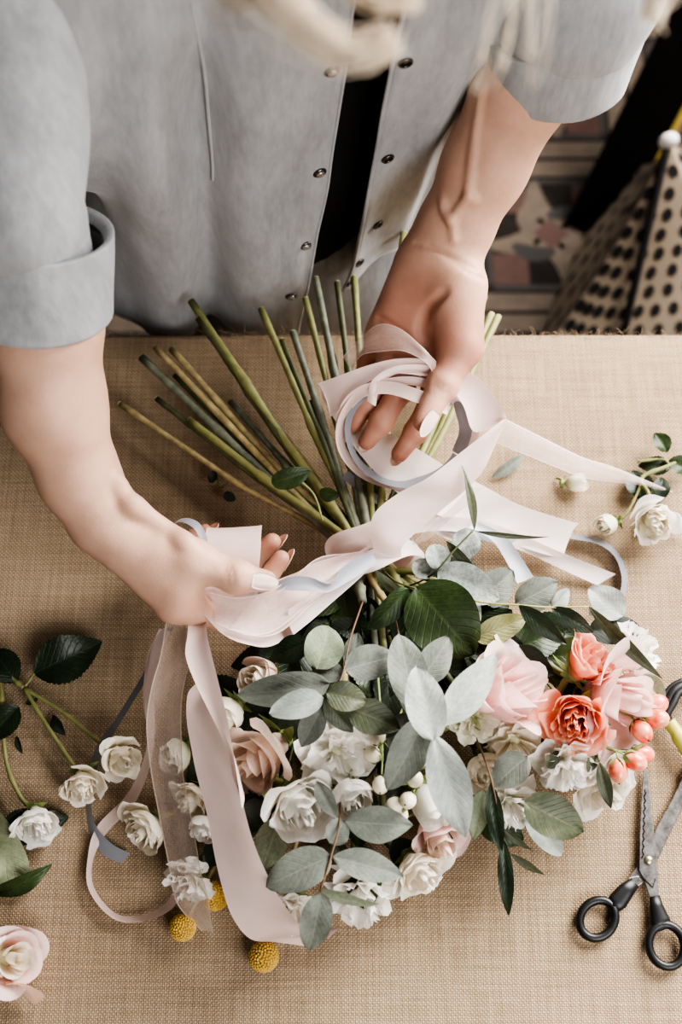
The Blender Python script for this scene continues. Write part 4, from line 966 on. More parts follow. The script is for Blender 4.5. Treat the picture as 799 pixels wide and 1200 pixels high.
# deep foliage of the shaded heart
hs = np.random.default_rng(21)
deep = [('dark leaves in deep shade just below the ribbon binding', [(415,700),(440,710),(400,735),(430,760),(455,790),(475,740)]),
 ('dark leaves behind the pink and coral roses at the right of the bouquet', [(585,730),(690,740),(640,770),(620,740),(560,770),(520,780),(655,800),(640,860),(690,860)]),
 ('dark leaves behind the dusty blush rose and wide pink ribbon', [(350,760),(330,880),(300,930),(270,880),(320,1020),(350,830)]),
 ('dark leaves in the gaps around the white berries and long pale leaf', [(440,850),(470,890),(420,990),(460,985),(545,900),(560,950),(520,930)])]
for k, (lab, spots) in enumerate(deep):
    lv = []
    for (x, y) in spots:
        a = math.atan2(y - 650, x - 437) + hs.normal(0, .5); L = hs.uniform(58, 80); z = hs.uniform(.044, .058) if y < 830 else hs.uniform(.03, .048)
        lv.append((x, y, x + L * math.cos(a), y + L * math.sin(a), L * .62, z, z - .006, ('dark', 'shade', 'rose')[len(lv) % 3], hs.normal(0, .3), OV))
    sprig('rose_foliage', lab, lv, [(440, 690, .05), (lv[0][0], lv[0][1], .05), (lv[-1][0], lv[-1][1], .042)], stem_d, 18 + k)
# leaves left on the stems above the binding
root = sprig('stem_leaf', 'small fresh green leaf left on a stem just above the binding', [(318,566,364,552,26,.068,.074,'rose',.2,OV),(374,578,398,580,18,.062,.066,'rose',.4,OV)], [(378,610,.06),(368,580,.068),(350,562,.07)], stem_g, None, tw_r=.0008, group=None)
root = sprig('stem_leaf', 'two tiny dark leaves dangling from the lowest pale brown stem', [(262,578,276,586,12,.016,.012,'shade',.2,OV),(252,552,246,566,12,.018,.012,'shade',.2,OV)], [(268,565,.022),(258,572,.017),(254,560,.018)], stem_d, None, tw_r=.0006, group=None)

# ---- berries
def berry_sprig(nm, lb, berries, r_px, mat, tw, twm, tipm, end, elong):
    root = thing(nm, lb, 'berries', P(*berries[0]), 'berries in the bouquet'); nodeP = [P(*t) for t in tw]
    stem_path(root, nodeP, .0010, twm, 6, 'twig', nodes=False)
    px, py, z, r, mk = ENDS[end]; E_ = P(px, py, z); K0 = KP + np.array([(E_[0] - KP[0]) * .08, 0, (z - .047) * .3]); stem_path(root, [nodeP[0], nodeP[0] * .5 + K0 * .5, K0, K0 * .5 + E_ * .5, E_], r * .9, SM[mk], 9, cut=True, seed=end)
    for (bx, by, bz) in berries:
        q = P(bx, by, bz); d = nrm(q - nodeP[-1]); r = r_px * S(bx, by, bz); b = MB(); b.add(*ball(q, r, 16, 11, d, (1, 1, elong))); o = b.build('berry', mat, root)
        c = MB(); c.add(*ball(q + d * r * elong * .98, r * .13, 6, 5)); c.build('berry_tip', tipm, o)
        s = MB(); s.add(*tube(cr([nodeP[-1], nodeP[-1] * .4 + q * .6 - d * r * .5 + [0, 0, .002], q - d * r * elong * .9], 4), .0007, 6)); s.build('stalk', twm, o)
        cal = MB(); bz_ = basis(d)
        for k in range(5):
            a = k * 1.2566; e_ = math.cos(a) * bz_[:, 0] + math.sin(a) * bz_[:, 1]; sd = np.cross(e_, d); b0 = q - d * r * elong * .98; V = []
            for j in range(5):
                v = j / 4; p_ = b0 + e_ * r * (0.15 + .95 * math.sin(v * 1.5)) + d * r * (.75 * v * v * elong); w2 = r * .28 * math.sin(math.pi * min(.98, v * .8 + .2)); V += [p_ - sd * w2, p_ + sd * w2]
            cal.add(V, grid_faces(2, 5))
        cal.build('calyx', calyx_m, o)
    return root
coralb = Mat('coral berry'); cn = coralb.noise(70, 3, coralb.coord()); coralb.l(coralb.ramp(cn, [(0.38, lin(222, 92, 66)), (0.62, lin(240, 168, 140))]), coralb.b.inputs['Base Color']); coralb.set(Roughness=.28, Coat_Weight=.3); coralb = coralb.m
snow = m_plain('ivory berry', lin(232, 222, 196), .35, .06, 90, bump=.05); tipd = m_plain('dark berry tip', lin(70, 50, 34), .7)
berry_sprig('hypericum_sprig', 'coral berries on a green twig at the right end, nearest the scissor tip', [(724,903,.070),(744,892,.072),(753,884,.064)], 11.5, coralb, [(650,830,.05),(700,870,.062),(722,880,.072)], calyx_m, tipd, 15, 1.3)
berry_sprig('hypericum_sprig', 'upper cluster of coral berries beside the large blush pink rose', [(768,826,.066),(769,842,.068),(752,857,.068),(764,838,.056)], 12, coralb, [(660,790,.05),(720,830,.056),(738,838,.060)], calyx_m, tipd, 14, 1.3)
berry_sprig('snowberry_sprig', 'ivory white berries on a green twig left of the long pale leaf', [(486,913,.098),(478,938,.096),(462,944,.088),(468,956,.084),(492,890,.092)], 10, snow, [(450,760,.06),(480,850,.080),(486,925,.084)], calyx_m, tipd, 12, 1.15)
berry_sprig('snowberry_sprig', 'ivory berries between the ruffled white bloom and centre eucalyptus leaves', [(442,862,.090),(446,920,.086),(436,884,.080)], 10, snow, [(440,760,.06),(446,840,.074),(448,892,.076)], calyx_m, tipd, 10, 1.15)
# ---- billy button balls
ball_m = m_plain('mustard yellow pompom', lin(206, 170, 88), .9, .3, 400, bump=.5)
for (x, y, z, rp, lb, en) in ((309, 1121, .0135, 18, 'yellow pompom flower on the burlap right of the wide ribbon fold', 26), (214, 1087, .0120, 16, 'yellow pompom flower half under the sheer ribbon tail', 20), (252, 1050, .0150, 17, 'yellow pompom flower between the two hanging ribbons', 25)):
    q = P(x, y, z); r = rp * S(x, y, z); root = thing('billy_button', lb, 'flower', q, 'yellow pompom flowers'); b = MB(); b.add(*ball(q, r * .88, 16, 10))
    n = 260; kk = np.arange(n); ph = kk * 2.39996; zz = 1 - 2 * (kk + .5) / n
    for a, zc in zip(ph, zz):
        d = np.array([math.sqrt(1 - zc * zc) * math.cos(a), math.sqrt(1 - zc * zc) * math.sin(a), zc]); b.add(*ball(q + d * r * .90, r * .115, 6, 5, d))
    b.build('pompom', ball_m, root); d = nrm(KP - q)
    px, py, zE, r_, mk = ENDS[en]; stem_path(root, [q + d * r * .8, q * .55 + KP * .45 - [0, 0, .006], KP + np.array([-.012, 0, -.014]), P(px + 6, py + 8, max(.01, zE - .008))], .0015, stem_w, 9, seed=en)

# ---- loose flowers on the cloth
lr = thing('spray_rose_branch', 'loose white spray rose with bud and dark leaves at the right edge of the cloth', 'flower', P(765, 612, .012))
q = P(766, 612, .021); c0, d = blossom(lr, q, face3(.1, .75, .7), 32 * S(766, 612, .02), 'garden', 'cream', 301, 'white')
n0 = P(752, 560, .012); stem_path(lr, [c0 - d * .004, P(760, 580, .014), n0, P(785, 545, .014), P(840, 520, .010)], .0016, stem_g)
q = P(713, 614, .012); c1, d = blossom(lr, q, face3(-.8, .4, .4), 17 * S(713, 614, .012), 'bud', 'green_white', 302, name='bud'); stem_path(lr, [c1 - d * .002, P(735, 600, .010), P(748, 575, .011), n0], .0011, stem_g, name='side_stem')
stem_path(lr, [P(747, 541, .010), P(775, 538, .012), P(785, 545, .014)], .0011, stem_g, name='side_stem')
for (a, b_, w_, m_) in (((782, 530, .014), (767, 506, .016), 22, 'rose'), ((786, 548, .008), (748, 545, .006), 24, 'dark'), ((752, 585, .006), (742, 550, .008), 34, 'dark'), ((783, 540, .014), (812, 552, .012), 24, 'rose'), ((776, 560, .008), (770, 590, .006), 22, 'dark'), ((790, 600, .012), (804, 625, .010), 14, 'sage')):
    leaf(lr, P(*a), P(*b_), w_ * S(*a), m_, serr=12, seed=w_)
bd_ = thing('rosebud', 'single small greenish white rosebud lying loose on the burlap', 'flower', P(670, 565, .008)); q = P(672, 566, .009); c1, d = blossom(bd_, q, face3(.7, .15, .35), 15 * S(672, 566, .009), 'bud', 'green_white', 303); stem_path(bd_, [c1 - d * .001, P(658, 562, .006), P(652, 560, .003)], .0012, stem_g)
o = leaf(None, P(576, 560, .003), P(616, 532, .006), 15 * S(598, 545, .004), 'euc', roll=.3, shape=LA, name='loose_leaf') ; set_props(o, 'single slim green leaf lying on burlap beside the upper ribbon tail', 'leaf')
bl = thing('spray_rose_branch', 'loose branch with three cream roses and dark leaves at the left edge', 'flower', P(60, 880, .01))
nA, nB = P(28, 806, .012), P(2, 838, .010)
for (x, y, rp, fc, sd, via) in ((143, 889, 27, (.5, .6, .6), 311, [(115, 868, .014), (75, 835, .012)]), (96, 921, 29, (.2, .8, .6), 312, [(85, 895, .014), (55, 850, .012)]), (44, 965, 31, (.35, .8, .6), 313, [(25, 935, .014), (8, 895, .012)])):
    q = P(x, y, .021); c1, d = blossom(bl, q, face3(*fc), rp * 1.08 * S(x, y, .018), 'garden', 'cream' if sd != 313 else 'white', sd); stem_path(bl, [c1 - d * .003] + [P(*v) for v in via] + ([nA] if sd != 313 else [nB]), .0016, stem_g, seed=sd)
stem_path(bl, [nA, P(10, 790, .012), P(-40, 740, .01)], .0019, stem_g); stem_path(bl, [nB, P(0, 800, .013), P(-20, 760, .011)], .0019, stem_g)
for (a, b_, w_, m_, rl) in (((40, 789, .012), (119, 752, .014), 58, 'dark', .1), ((20, 800, .012), (-10, 760, .014), 40, 'dark', .2), ((22, 828, .012), (-14, 868, .010), 40, 'dark', .1), ((62, 838, .008), (76, 862, .006), 16, 'dark', .4), ((5, 975, .009), (80, 958, .007), 44, 'dark', .05), ((40, 950, .008), (0, 990, .007), 36, 'shade', .05), ((30, 825, .010), (46, 815, .010), 10, 'dark', .2), ((20, 862, .01), (26, 884, .006), 9, 'dark', .4)):
    leaf(bl, P(*a), P(*b_), w_ * S(*a), m_, serr=16 if w_ > 20 else 0, roll=rl, seed=w_)
stem_path(bl, [nA, P(34, 798, .012), P(40, 789, .012)], .001, stem_g, name='leaf_stalk')
l2 = thing('loose_leaf', 'large sage green leaf folded at its tip, left edge of the cloth', 'leaf', P(15, 1000, .006))
leaf(l2, P(-30, 955, .006), P(30, 1040, .010), 74 * S(15, 1000, .006), 'light', roll=.1, shape=OV, serr=0, name='blade'); leaf(l2, P(-10, 1046, .004), P(61, 1016, .016), 26 * S(30, 1030, .006), 'rose', roll=.5, shape=LA, name='folded_tip')
br = thing('pink_rose', 'loose pale pink rose cut off by the lower left corner', 'flower', P(12, 1120, .02)); q = P(14, 1122, .026); c1, d = blossom(br, q, face3(.55, .05, .75), 42 * S(14, 1122, .026), 'big', 'cream', 321, 'pink')
mesh('petal', *petal_sheet(basis(face3(.2, 1, .5)), P(0, 1150, .01), 0.4, .030, .030, 1.0, .8, 'big', np.random.default_rng(3))[:2], pet['pink'], br); stem_path(br, [c1 - d * .003, P(-30, 1100, .014), P(-90, 1085, .008)], .002, stem_g)
# ============================================================ ribbons
satin_p = m_satin('blush satin', lin(243, 219, 211)); satin_w = m_satin('pearl satin', lin(244, 230, 226)); satin_g = m_satin('blue grey satin', lin(150, 153, 161)); satin_b = m_satin('pale blue satin', lin(214, 218, 226))
org_p = m_organza('blush organza', lin(232, 206, 196), 0.40); org_b = m_organza('smoky organza', lin(196, 172, 156), 0.44)
def strip(ctrl, n=10, nu=9, bow=0.0):
    """ribbon from pairs of edge points (x, y, z of one edge, x, y, z of the other)"""
    A = cr([P(*c[:3]) for c in ctrl], n); B = cr([P(*c[3:]) for c in ctrl], n); mid = (A + B) / 2
    ln = np.concatenate([[0], np.cumsum(np.linalg.norm(np.diff(mid, axis=0), axis=1))])
    u = np.linspace(0, 1, nu); V = A[:, None] * (1 - u)[None, :, None] + B[:, None] * u[None, :, None]
    if bow:
        t = np.gradient(mid, axis=0); nn = np.cross(B - A, t); nn /= np.linalg.norm(nn, axis=1)[:, None] + 1e-9
        V = V + (nn * bow)[:, None] * (1 - (2 * u - 1) ** 2)[None, :, None]
    t = np.gradient(mid, axis=0); nn = np.cross(B - A, t); nn /= np.linalg.norm(nn, axis=1)[:, None] + 1e-9
    wob = vnoise(np.stack([np.tile(u * 1.3, len(A)), np.repeat(ln * 42, nu), np.full(nu * len(A), len(ctrl) * 1.7)], 1), 9).reshape(len(A), nu)
    V = V + nn[:, None] * (wob * min(.0016, np.linalg.norm(B - A, axis=1).mean() * .07))[..., None]
    V = V.reshape(-1, 3); V[:, 2] = np.maximum(V[:, 2], T + 0.0012)
    return V, grid_faces(nu, len(A)), np.stack([np.tile(u, len(A)), np.repeat(ln, nu)], 1)
def part_strip(name, ctrl, mat, parent, n=10, bow=0.0, label=None):
    v, f, u = strip(ctrl, n, 9, bow); return mesh(name, v, f, mat, parent, uv=u, label=label)
def ring(cx, cy, rx, ry, zf, wpx, a0, a1, n=40, tilt=0.0, dz=.003):
    out = []
    for a in np.linspace(a0, a1, n):
        c, s = math.cos(a), math.sin(a); z = zf(a); w_ = wpx(a) if callable(wpx) else wpx
        out.append((cx + rx * c, cy - ry * s, z + dz, cx + (rx - w_) * c, cy - (ry - w_) * s, z - dz))
    return out
gR = 'ribbons round the bouquet'
# 1 wide blush satin: binding, band up to the hand, loop, and its wide tail on the cloth
rb = thing('satin_ribbon', 'wide blush satin ribbon looped in the palm-up hand and tied round the stems', 'ribbon', KP, gR)
dirA = nrm(P(330, 420, .047) - P(520, 830, .047)); pb = np.array([-dirA[1], dirA[0], 0]); up_ = np.array([0, 0, 1.])
for k, (sh, w_, r1, r2) in enumerate(((.004, .020, .0330, .0250), (-.008, .016, .0338, .0258))):
    V = []; U = []; n = 48
    for i in range(n + 1):
        a = 2 * math.pi * i / n; c = KP + [0, 0, -.001] + pb * r1 * math.cos(a) + up_ * r2 * math.sin(a) + dirA * (sh + .006 * math.sin(a + k * 2) + .003 * math.sin(3 * a + k))
        for j in range(5):
            v = j / 4 - .5; V.append(c + dirA * w_ * v + (pb * math.cos(a) + up_ * math.sin(a)) * (.0014 * math.cos(v * 9 + 2 * a) + k * .0008)); U.append((j / 4, i * .005))
    mesh('binding', V, grid_faces(5, n + 1), satin_p if k == 0 else satin_w, rb, uv=U)
part_strip('band', [(438,645,.076,470,652,.070),(434,622,.086,472,640,.078),(440,600,.094,494,618,.082),(468,578,.100,522,594,.086),(500,560,.106,546,574,.090),(532,538,.110,566,552,.094),(560,514,.113,580,524,.102),(589,491,.115,594,492,.112)], satin_p, rb, 9, .0025)
part_strip('loop', [(594,490,.116,590,494,.110),(582,468,.116,556,506,.106),(562,444,.118,542,474,.112),(530,428,.120,518,446,.114),(500,421,.122,490,440,.117),(465,420,.121,455,438,.118),(430,428,.117,425,452,.112),(395,441,.108,400,478,.102),(372,449,.100,388,488,.094)], satin_p, rb, 9, .002)
part_strip('loop', [(372,449,.100,388,488,.094),(378,470,.078,404,480,.074),(398,500,.064,440,500,.064),(430,542,.060,478,520,.060),(470,580,.056,520,545,.054),(520,606,.046,560,566,.044),(575,628,.022,610,592,.026),(640,650,.014,672,612,.020),(660,652,.012,676,612,.018)], satin_w, rb, 9, .002)
part_strip('tail', [(470,628,.060,492,606,.062),(512,622,.046,530,606,.046),(560,628,.026,572,612,.028),(610,645,.014,618,630,.020),(660,668,.010,664,650,.016),(700,686,.004,722,673,.006)], satin_w, rb, 9, .001)
part_strip('tail', [(488,612,.050,500,600,.052),(520,630,.034,540,612,.036),(548,640,.024,566,622,.026)], satin_w, rb, 8, .003)
# 2 narrow blush ribbon and 3 narrow blue grey ribbon coiled through the same hand
zc = lambda lo, hi, ph=0.0: (lambda a: lo + (hi - lo) * (0.5 + 0.5 * math.sin(a + ph)) ** 1.0)
nb = thing('narrow_ribbon', 'narrow blush satin ribbon coiled in round loops through the fingers', 'ribbon', P(480, 505, .09), gR)
v = ring(474, 508, 81, 67, zc(.052, .117), 10, .25, 2 * math.pi - .25, 44, dz=.0035); part_strip('coil', v, satin_p, nb, 4)
part_strip('coil', [(528,470,.116,524,486,.112),(490,456,.121,488,472,.117),(458,447,.121,456,462,.116),(428,450,.117,428,465,.112),(405,466,.108,412,478,.102),(394,492,.094,403,496,.088),(397,522,.078,407,518,.072)], satin_p, nb, 8, .001)
part_strip('coil', [(430,470,.110,440,476,.108),(436,446,.119,446,452,.115),(462,430,.122,466,438,.118),(500,428,.121,500,437,.117),(532,440,.114,526,450,.110),(552,470,.106,540,474,.100),(562,505,.098,550,504,.092),(548,540,.090,538,532,.084)], satin_p, nb, 8, .001)
nb2 = thing('narrow_ribbon', 'narrow blue grey satin ribbon coiled round the fingers of the palm-up hand', 'ribbon', P(487, 500, .09), gR)
v = ring(478, 506, 74, 66, zc(.056, .113), lambda a: 11 + 4 * math.cos(a), .62, 2 * math.pi - .5, 44, dz=.003); part_strip('coil', v, satin_g, nb2, 4)
part_strip('coil', [(520,446,.112,528,452,.106),(546,474,.106,532,478,.100),(553,504,.100,538,504,.094),(543,536,.092,530,528,.086)], satin_g, nb2, 8, .001)
part_strip('tail', [(400,560,.050,408,552,.052),(440,590,.046,446,582,.046),(490,615,.040,494,604,.040),(560,632,.030,566,622,.030),(596,640,.026,606,632,.026)], satin_g, nb2, 8)
pbz = thing('narrow_ribbon', 'pale blue satin ribbon end slanting down to the grey leaves, right of the binding', 'ribbon', P(600, 650, .03), gR)
part_strip('tail', [(548,618,.040,562,612,.040),(575,632,.034,592,628,.034),(592,656,.026,610,652,.026),(606,684,.022,625,676,.022)], satin_b, pbz, 8, .001)
gc = thing('narrow_ribbon', 'thin grey ribbon curl lying on the burlap right of the bouquet', 'ribbon', P(728, 660, .004), gR)
part_strip('curl', [(668,626,.002,668,632,.010),(700,630,.002,699,637,.010),(722,646,.002,718,650,.010),(733,668,.002,727,671,.010),(733,692,.002,727,690,.010),(722,712,.002,718,706,.010),(690,722,.006,690,712,.014)], satin_g, gc, 8)
ot = thing('organza_ribbon', 'sheer organza ribbon stretching right from the palm-up hand to the loose rose', 'ribbon', P(690, 540, .05), gR)
part_strip('sheer_band', [(560,474,.102,550,500,.098),(592,491,.098,583,519,.092),(630,510,.086,625,537,.080),(680,535,.062,678,558,.058),(715,546,.044,710,564,.040),(755,562,.022,752,569,.020),(788,576,.006,787,578,.005)], org_p, ot, 10, .0012)
part_strip('sheer_wrap', [(402,418,.104,412,432,.098),(424,394,.118,424,416,.116),(445,380,.129,450,412,.128),(470,386,.137,474,412,.136),(496,408,.139,498,424,.136),(512,424,.128,508,438,.122)], org_p, ot, 8, .001)
part_strip('sheer_band', [(480,640,.062,505,630,.060),(500,622,.066,524,612,.064),(524,600,.074,548,592,.072),(552,572,.086,566,570,.084)], org_p, ot, 8, .001)
# 4 bundle held in the left hand
lb_ = thing('satin_ribbon', 'wide blush satin ribbon gathered between the thumb and fingers of the hand at left', 'ribbon', P(330, 700, .09), gR)
part_strip('gathered_band', [(432,640,.074,440,664,.070),(412,650,.080,416,674,.072),(378,658,.090,388,696,.078),(345,672,.099,352,736,.082),(310,684,.103,318,757,.090),(280,690,.1025,288,755,.100),(256,690,.102,262,744,.101),(238,686,.101,240,722,.100)], satin_p, lb_, 9, .006)
part_strip('gathered_band', [(436,648,.078,440,660,.075),(405,662,.088,414,684,.080),(372,690,.094,378,716,.086),(338,714,.100,344,744,.092)], satin_w, lb_, 9, .004)
part_strip('folded_end', [(246,642,.072,306,642,.072),(244,626,.080,306,625,.080),(243,616,.092,307,616,.092),(241,624,.104,306,624,.104),(240,645,.1085,305,646,.1085),(238,664,.1075,303,668,.1075),(236,690,.102,300,696,.102)], satin_p, lb_, 8, .001)
og = thing('organza_ribbon', 'sheer organza ribbon wrapped over the satin bundle below the thumb of the hand at left', 'ribbon', P(330, 700, .1), gR)
part_strip('sheer_band', [(430,644,.080,436,660,.077),(395,652,.094,402,680,.086),(360,664,.103,366,708,.094),(320,690,.108,326,742,.098),(282,700,.107,290,744,.104),(246,694,.106,252,730,.105)], org_p, og, 9, .006)
part_strip('sheer_band', [(410,648,.088,418,668,.083),(370,655,.100,372,700,.094),(330,690,.107,316,742,.100),(300,700,.108,268,738,.106)], org_p, og, 9, .007)
gt = thing('narrow_ribbon', 'blue grey satin ribbon twisted along the bundle from the thumb at left to the binding', 'ribbon', P(380, 680, .1), gR)
part_strip('twisted_band', [(436,646,.083,442,658,.079),(415,655,.092,424,672,.086),(398,668,.099,404,684,.094),(386,684,.104,384,694,.101),(362,676,.108,364,693,.106),(340,676,.110,342,692,.108),(322,683,.108,324,691,.106),(300,692,.104,302,698,.100),(262,702,.098,264,712,.094)], satin_g, gt, 9, .0015)
part_strip('loop', [(236,652,.108,244,650,.104),(234,632,.112,243,630,.106),(226,618,.114,234,613,.108),(212,612,.112,220,607,.106),(203,618,.106,208,612,.100),(200,630,.096,204,626,.090)], satin_g, gt, 8, .001)
part_strip('hanging_end', [(204,735,.084,196,735,.080),(188,760,.070,182,760,.064),(172,795,.050,166,792,.044),(146,840,.032,139,836,.026),(120,885,.018,111,880,.012),(108,930,.012,101,928,.004),(112,965,.010,104,972,.002),(130,988,.007,120,1000,.002),(153,1000,.004,142,1012,.002)], satin_g, gt, 9)
# 5 ribbons hanging from the left hand
wd = thing('satin_ribbon', 'wide pink satin ribbon hanging from the hand at left across the blooms to the burlap', 'ribbon', P(260, 900, .08), gR)
part_strip('upper_length', [(222,715,.090,242,722,.094),(219,742,.098,243,745,.104),(217,768,.100,252,785,.106),(228,800,.100,264,835,.106),(246,838,.099,273,880,.106),(264,876,.098,279,915,.104),(278,920,.097,284,948,.100)], satin_p, wd, 9, .003)
part_strip('lower_length', [(232,800,.080,242,806,.094),(219,815,.080,256,842,.096),(218,850,.080,268,880,.098),(228,900,.078,282,938,.098),(242,960,.072,297,990,.092),(255,1025,.062,318,1036,.084),(270,1072,.048,338,1068,.068),(292,1098,.030,358,1090,.046),(325,1106,.014,380,1100,.022),(360,1110,.008,402,1082,.020)], satin_p, wd, 9, .003)
ho = thing('organza_ribbon', 'sheer brownish organza ribbon hanging beside the wide pink ribbon at lower left', 'ribbon', P(205, 900, .05), gR)
part_strip('sheer_length', [(194,730,.088,226,738,.090),(188,765,.084,222,775,.088),(178,805,.078,214,815,.084),(171,850,.070,213,860,.080),(176,910,.060,217,920,.074),(188,970,.050,228,980,.066),(200,1035,.036,240,1040,.052),(212,1068,.022,246,1075,.034),(236,1092,.008,250,1097,.012)], org_b, ho, 10, .002)
tb = thing('narrow_ribbon', 'thin pale pink ribbon curling on the burlap left of the sheer ribbon', 'ribbon', P(120, 1020, .004), gR)
part_strip('curl', [(200,740,.084,186,736,.080),(186,775,.070,176,770,.066),(178,830,.052,170,826,.046),(180,880,.032,172,876,.026),(160,938,.014,152,926,.010),(126,975,.006,114,968,.006),(110,1005,.002,103,1004,.010),(110,1040,.002,104,1042,.010),(135,1070,.002,132,1077,.010),(165,1072,.002,166,1081,.010),(192,1060,.004,198,1068,.012),(205,1042,.010,212,1050,.018)], satin_p, tb, 9)
part_strip('curl', [(196,735,.082,186,738,.080),(186,770,.066,172,772,.062),(180,820,.046,168,822,.040),(182,860,.030,174,862,.024)], satin_p, tb, 8)
# ============================================================ scissors and tool
steel = Mat('worn steel'); n_ = steel.noise(160, 5, steel.coord(), .7); steel.l(steel.ramp(n_, [(.3, lin(92, 88, 84)), (.7, lin(168, 164, 160))]), steel.b.inputs['Base Color']); steel.set(Metallic=.85, Roughness=.36); steel.bump(n_, .2, .0004); steel = steel.m
plast = m_plain('black plastic', lin(17, 17, 18), .42, .15, 120, bump=.08); brass = m_plain('screw metal', lin(196, 184, 158), .3, .1, 200, .9, 0)
sc = thing('scissors', 'open steel scissors with black handles lying on the burlap at lower right', 'scissors', P(760, 1008, .004))
def slab(pts, z0, z1, name, mat, parent, bevel=.0006, holes=None):
    n = len(pts); V = [P(x, y, z1) for x, y in pts] + [P(x, y, z0) for x, y in pts]
    F = [list(range(n))[::-1], [n + i for i in range(n)]] + [[i, (i + 1) % n, n + (i + 1) % n, n + i] for i in range(n)]
    o = mesh(name, V, F, mat, parent, smooth=False); m = o.modifiers.new('edge', 'BEVEL'); m.width = bevel; m.segments = 2; m.limit_method = 'ANGLE'; return o
def handle(neck, ringc, rx, ry, rot, z, name, flare):
    root_ = MB(); a = np.linspace(0, 2 * np.pi, 41); c, s = math.cos(rot), math.sin(rot)
    pts = [P(ringc[0] + rx * math.cos(q) * c - ry * math.sin(q) * s, ringc[1] + rx * math.cos(q) * s + ry * math.sin(q) * c, z) for q in a]
    root_.add(*tube(pts, .0031, 10, False)); h = root_.build(name, plast, sc)
    V = []
    for k, (x, y, hw) in enumerate(neck):
        nx, ny = neck[min(k + 1, len(neck) - 1)][0] - neck[max(k - 1, 0)][0], neck[min(k + 1, len(neck) - 1)][1] - neck[max(k - 1, 0)][1]; L = math.hypot(nx, ny); nx, ny = -ny / L, nx / L
        for q in np.linspace(0, 2 * np.pi, 12, endpoint=False): V.append(P(x + nx * hw * math.cos(q), y + ny * hw * math.cos(q), z + .0030 * math.sin(q)))
    m = len(neck); mesh('handle_neck', V, grid_faces(12, m, True) + [list(range(12))[::-1], [(m - 1) * 12 + i for i in range(12)]], plast, h)
b2 = slab([(832, 855), (802, 905), (788, 935), (770, 968), (752, 1008), (738, 1026), (742, 1036), (756, 1032), (766, 1018), (776, 996), (792, 962), (812, 920)], .0030, .0048, 'blade', steel, sc)
b1 = slab([(757, 893), (753, 905), (750, 960), (748.5, 1020), (754, 1030), (761, 1052), (772, 1052), (771.5, 1030), (769, 1000), (766, 972), (762, 930)], .0052, .0070, 'blade', steel, sc)
en = MB()
for k in range(9): en.add(*tube([P(752 + k * .35, 1005 - k * 9, .0071), P(754.5 + k * .3, 1001 - k * 9, .0073), P(752.5 + k * .35, 997 - k * 9, .0071)], .0005, 5))
en.add(*tube([P(755, 1030, .0072), P(765, 1040, .0073), P(768, 1030, .0072)], .0005, 5)); en.build('engraving', m_plain('dark engraved line', lin(58, 54, 50), .5, .1, 100, .6), b1, label='dark engraved ornament on the blade')
b = MB(); b.add(*ball(P(760, 1008, .0074), .0031, 16, 8, None, (1, 1, .45))); b.build('pivot_screw', brass, sc)
slab([(737, 1028), (727, 1041), (733, 1052), (742, 1043), (754, 1034), (748, 1026)], .0026, .0052, 'shank', steel, sc)
handle([(744, 1034, 7), (734, 1043, 10), (724, 1056, 12), (716, 1064, 9)], (700, 1077), 20, 23, .55, .0052, 'handle', 1)
handle([(767, 1050, 6), (769, 1062, 8), (773, 1078, 11.5), (777, 1090, 13)], (781, 1108), 20.5, 25, -.28, .0060, 'handle', 1)
tl = thing('garden_tool', 'yellow green tool handle with black rubber end entering at the right edge', 'tool', P(800, 860, .008))
b = MB(); b.add(*tube(cr([P(784, 846, .012), P(795, 862, .012), P(812, 888, .012), P(850, 945, .010)], 6), [.0050] * 6 + [.0062] * 13, 14)); b.build('handle', m_plain('yellow green plastic', lin(186, 182, 92), .4, .06, 40, bump=.02), tl)
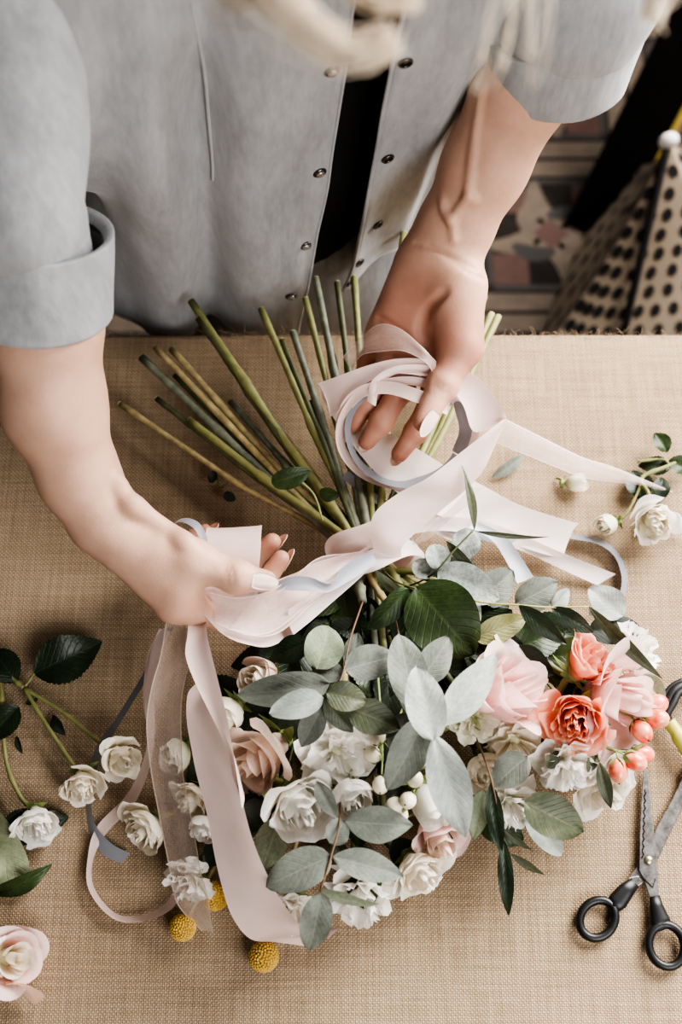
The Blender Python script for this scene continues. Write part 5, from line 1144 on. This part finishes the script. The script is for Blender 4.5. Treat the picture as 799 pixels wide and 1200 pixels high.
b = MB(); b.add(*tube(cr([P(782, 846, .012), P(780, 836, .013), P(784, 820, .013), P(792, 808, .013), P(806, 802, .012), P(830, 800, .010)], 6), .0040, 10)); b.build('rubber_end', m_plain('black rubber', lin(24, 24, 25), .45, .1, 120), tl)
b = MB(); b.add(*tube(cr([P(781, 838, .017), P(789, 824, .017), P(796, 812, .016), P(810, 810, .014)], 6), .0028, 8)); b.add(*tube(cr([P(776, 838, .011), P(776, 822, .012), P(786, 806, .012), P(800, 798, .012)], 6), .0026, 8)); b.build('rubber_cord', m_plain('black cord', lin(20, 20, 20), .6, .1, 120), tl)
# ============================================================ light and camera
sc_ = bpy.context.scene
wld = bpy.data.worlds.new('room light'); sc_.world = wld; wld.use_nodes = True
wld.node_tree.nodes['Background'].inputs[0].default_value = (1.0, 0.98, 0.96, 1); wld.node_tree.nodes['Background'].inputs[1].default_value = 0.06
def area(name, loc, to, sx, sy, w, col):
    l = bpy.data.lights.new(name, 'AREA'); l.shape = 'RECTANGLE'; l.size = sx; l.size_y = sy; l.energy = w; l.color = col
    o = bpy.data.objects.new(name, l); C.objects.link(o); o.location = loc
    o.rotation_euler = (Vector(to) - Vector(loc)).to_track_quat('-Z', 'Y').to_euler(); return o
area('window_daylight', (1.08, 1.26, T + 0.92), (0.0, 0.20, T), 1.2, 1.1, 84, (1.0, 0.975, 0.95))
area('front_fill', (0.70, -0.75, T + 1.05), (0.08, 0.02, T), 0.9, 0.8, 15, (1.0, 0.98, 0.96))  # added fill lamp to lift the blooms and the near cloth
cam = bpy.data.cameras.new('camera'); co_ = bpy.data.objects.new('camera', cam); C.objects.link(co_); sc_.camera = co_
co_.location = tuple(CAM); co_.rotation_euler = (PHI, 0, 0)
cam.sensor_fit = 'VERTICAL'; cam.sensor_height = 36.0; cam.lens = FPX / 1200 * 36.0; cam.clip_start = 0.05
cam.dof.use_dof = True; cam.dof.focus_distance = 0.86; cam.dof.aperture_fstop = 4.5
sc_.view_settings.view_transform = 'AgX'; sc_.view_settings.look = 'AgX - High Contrast'; sc_.view_settings.exposure = 0.62
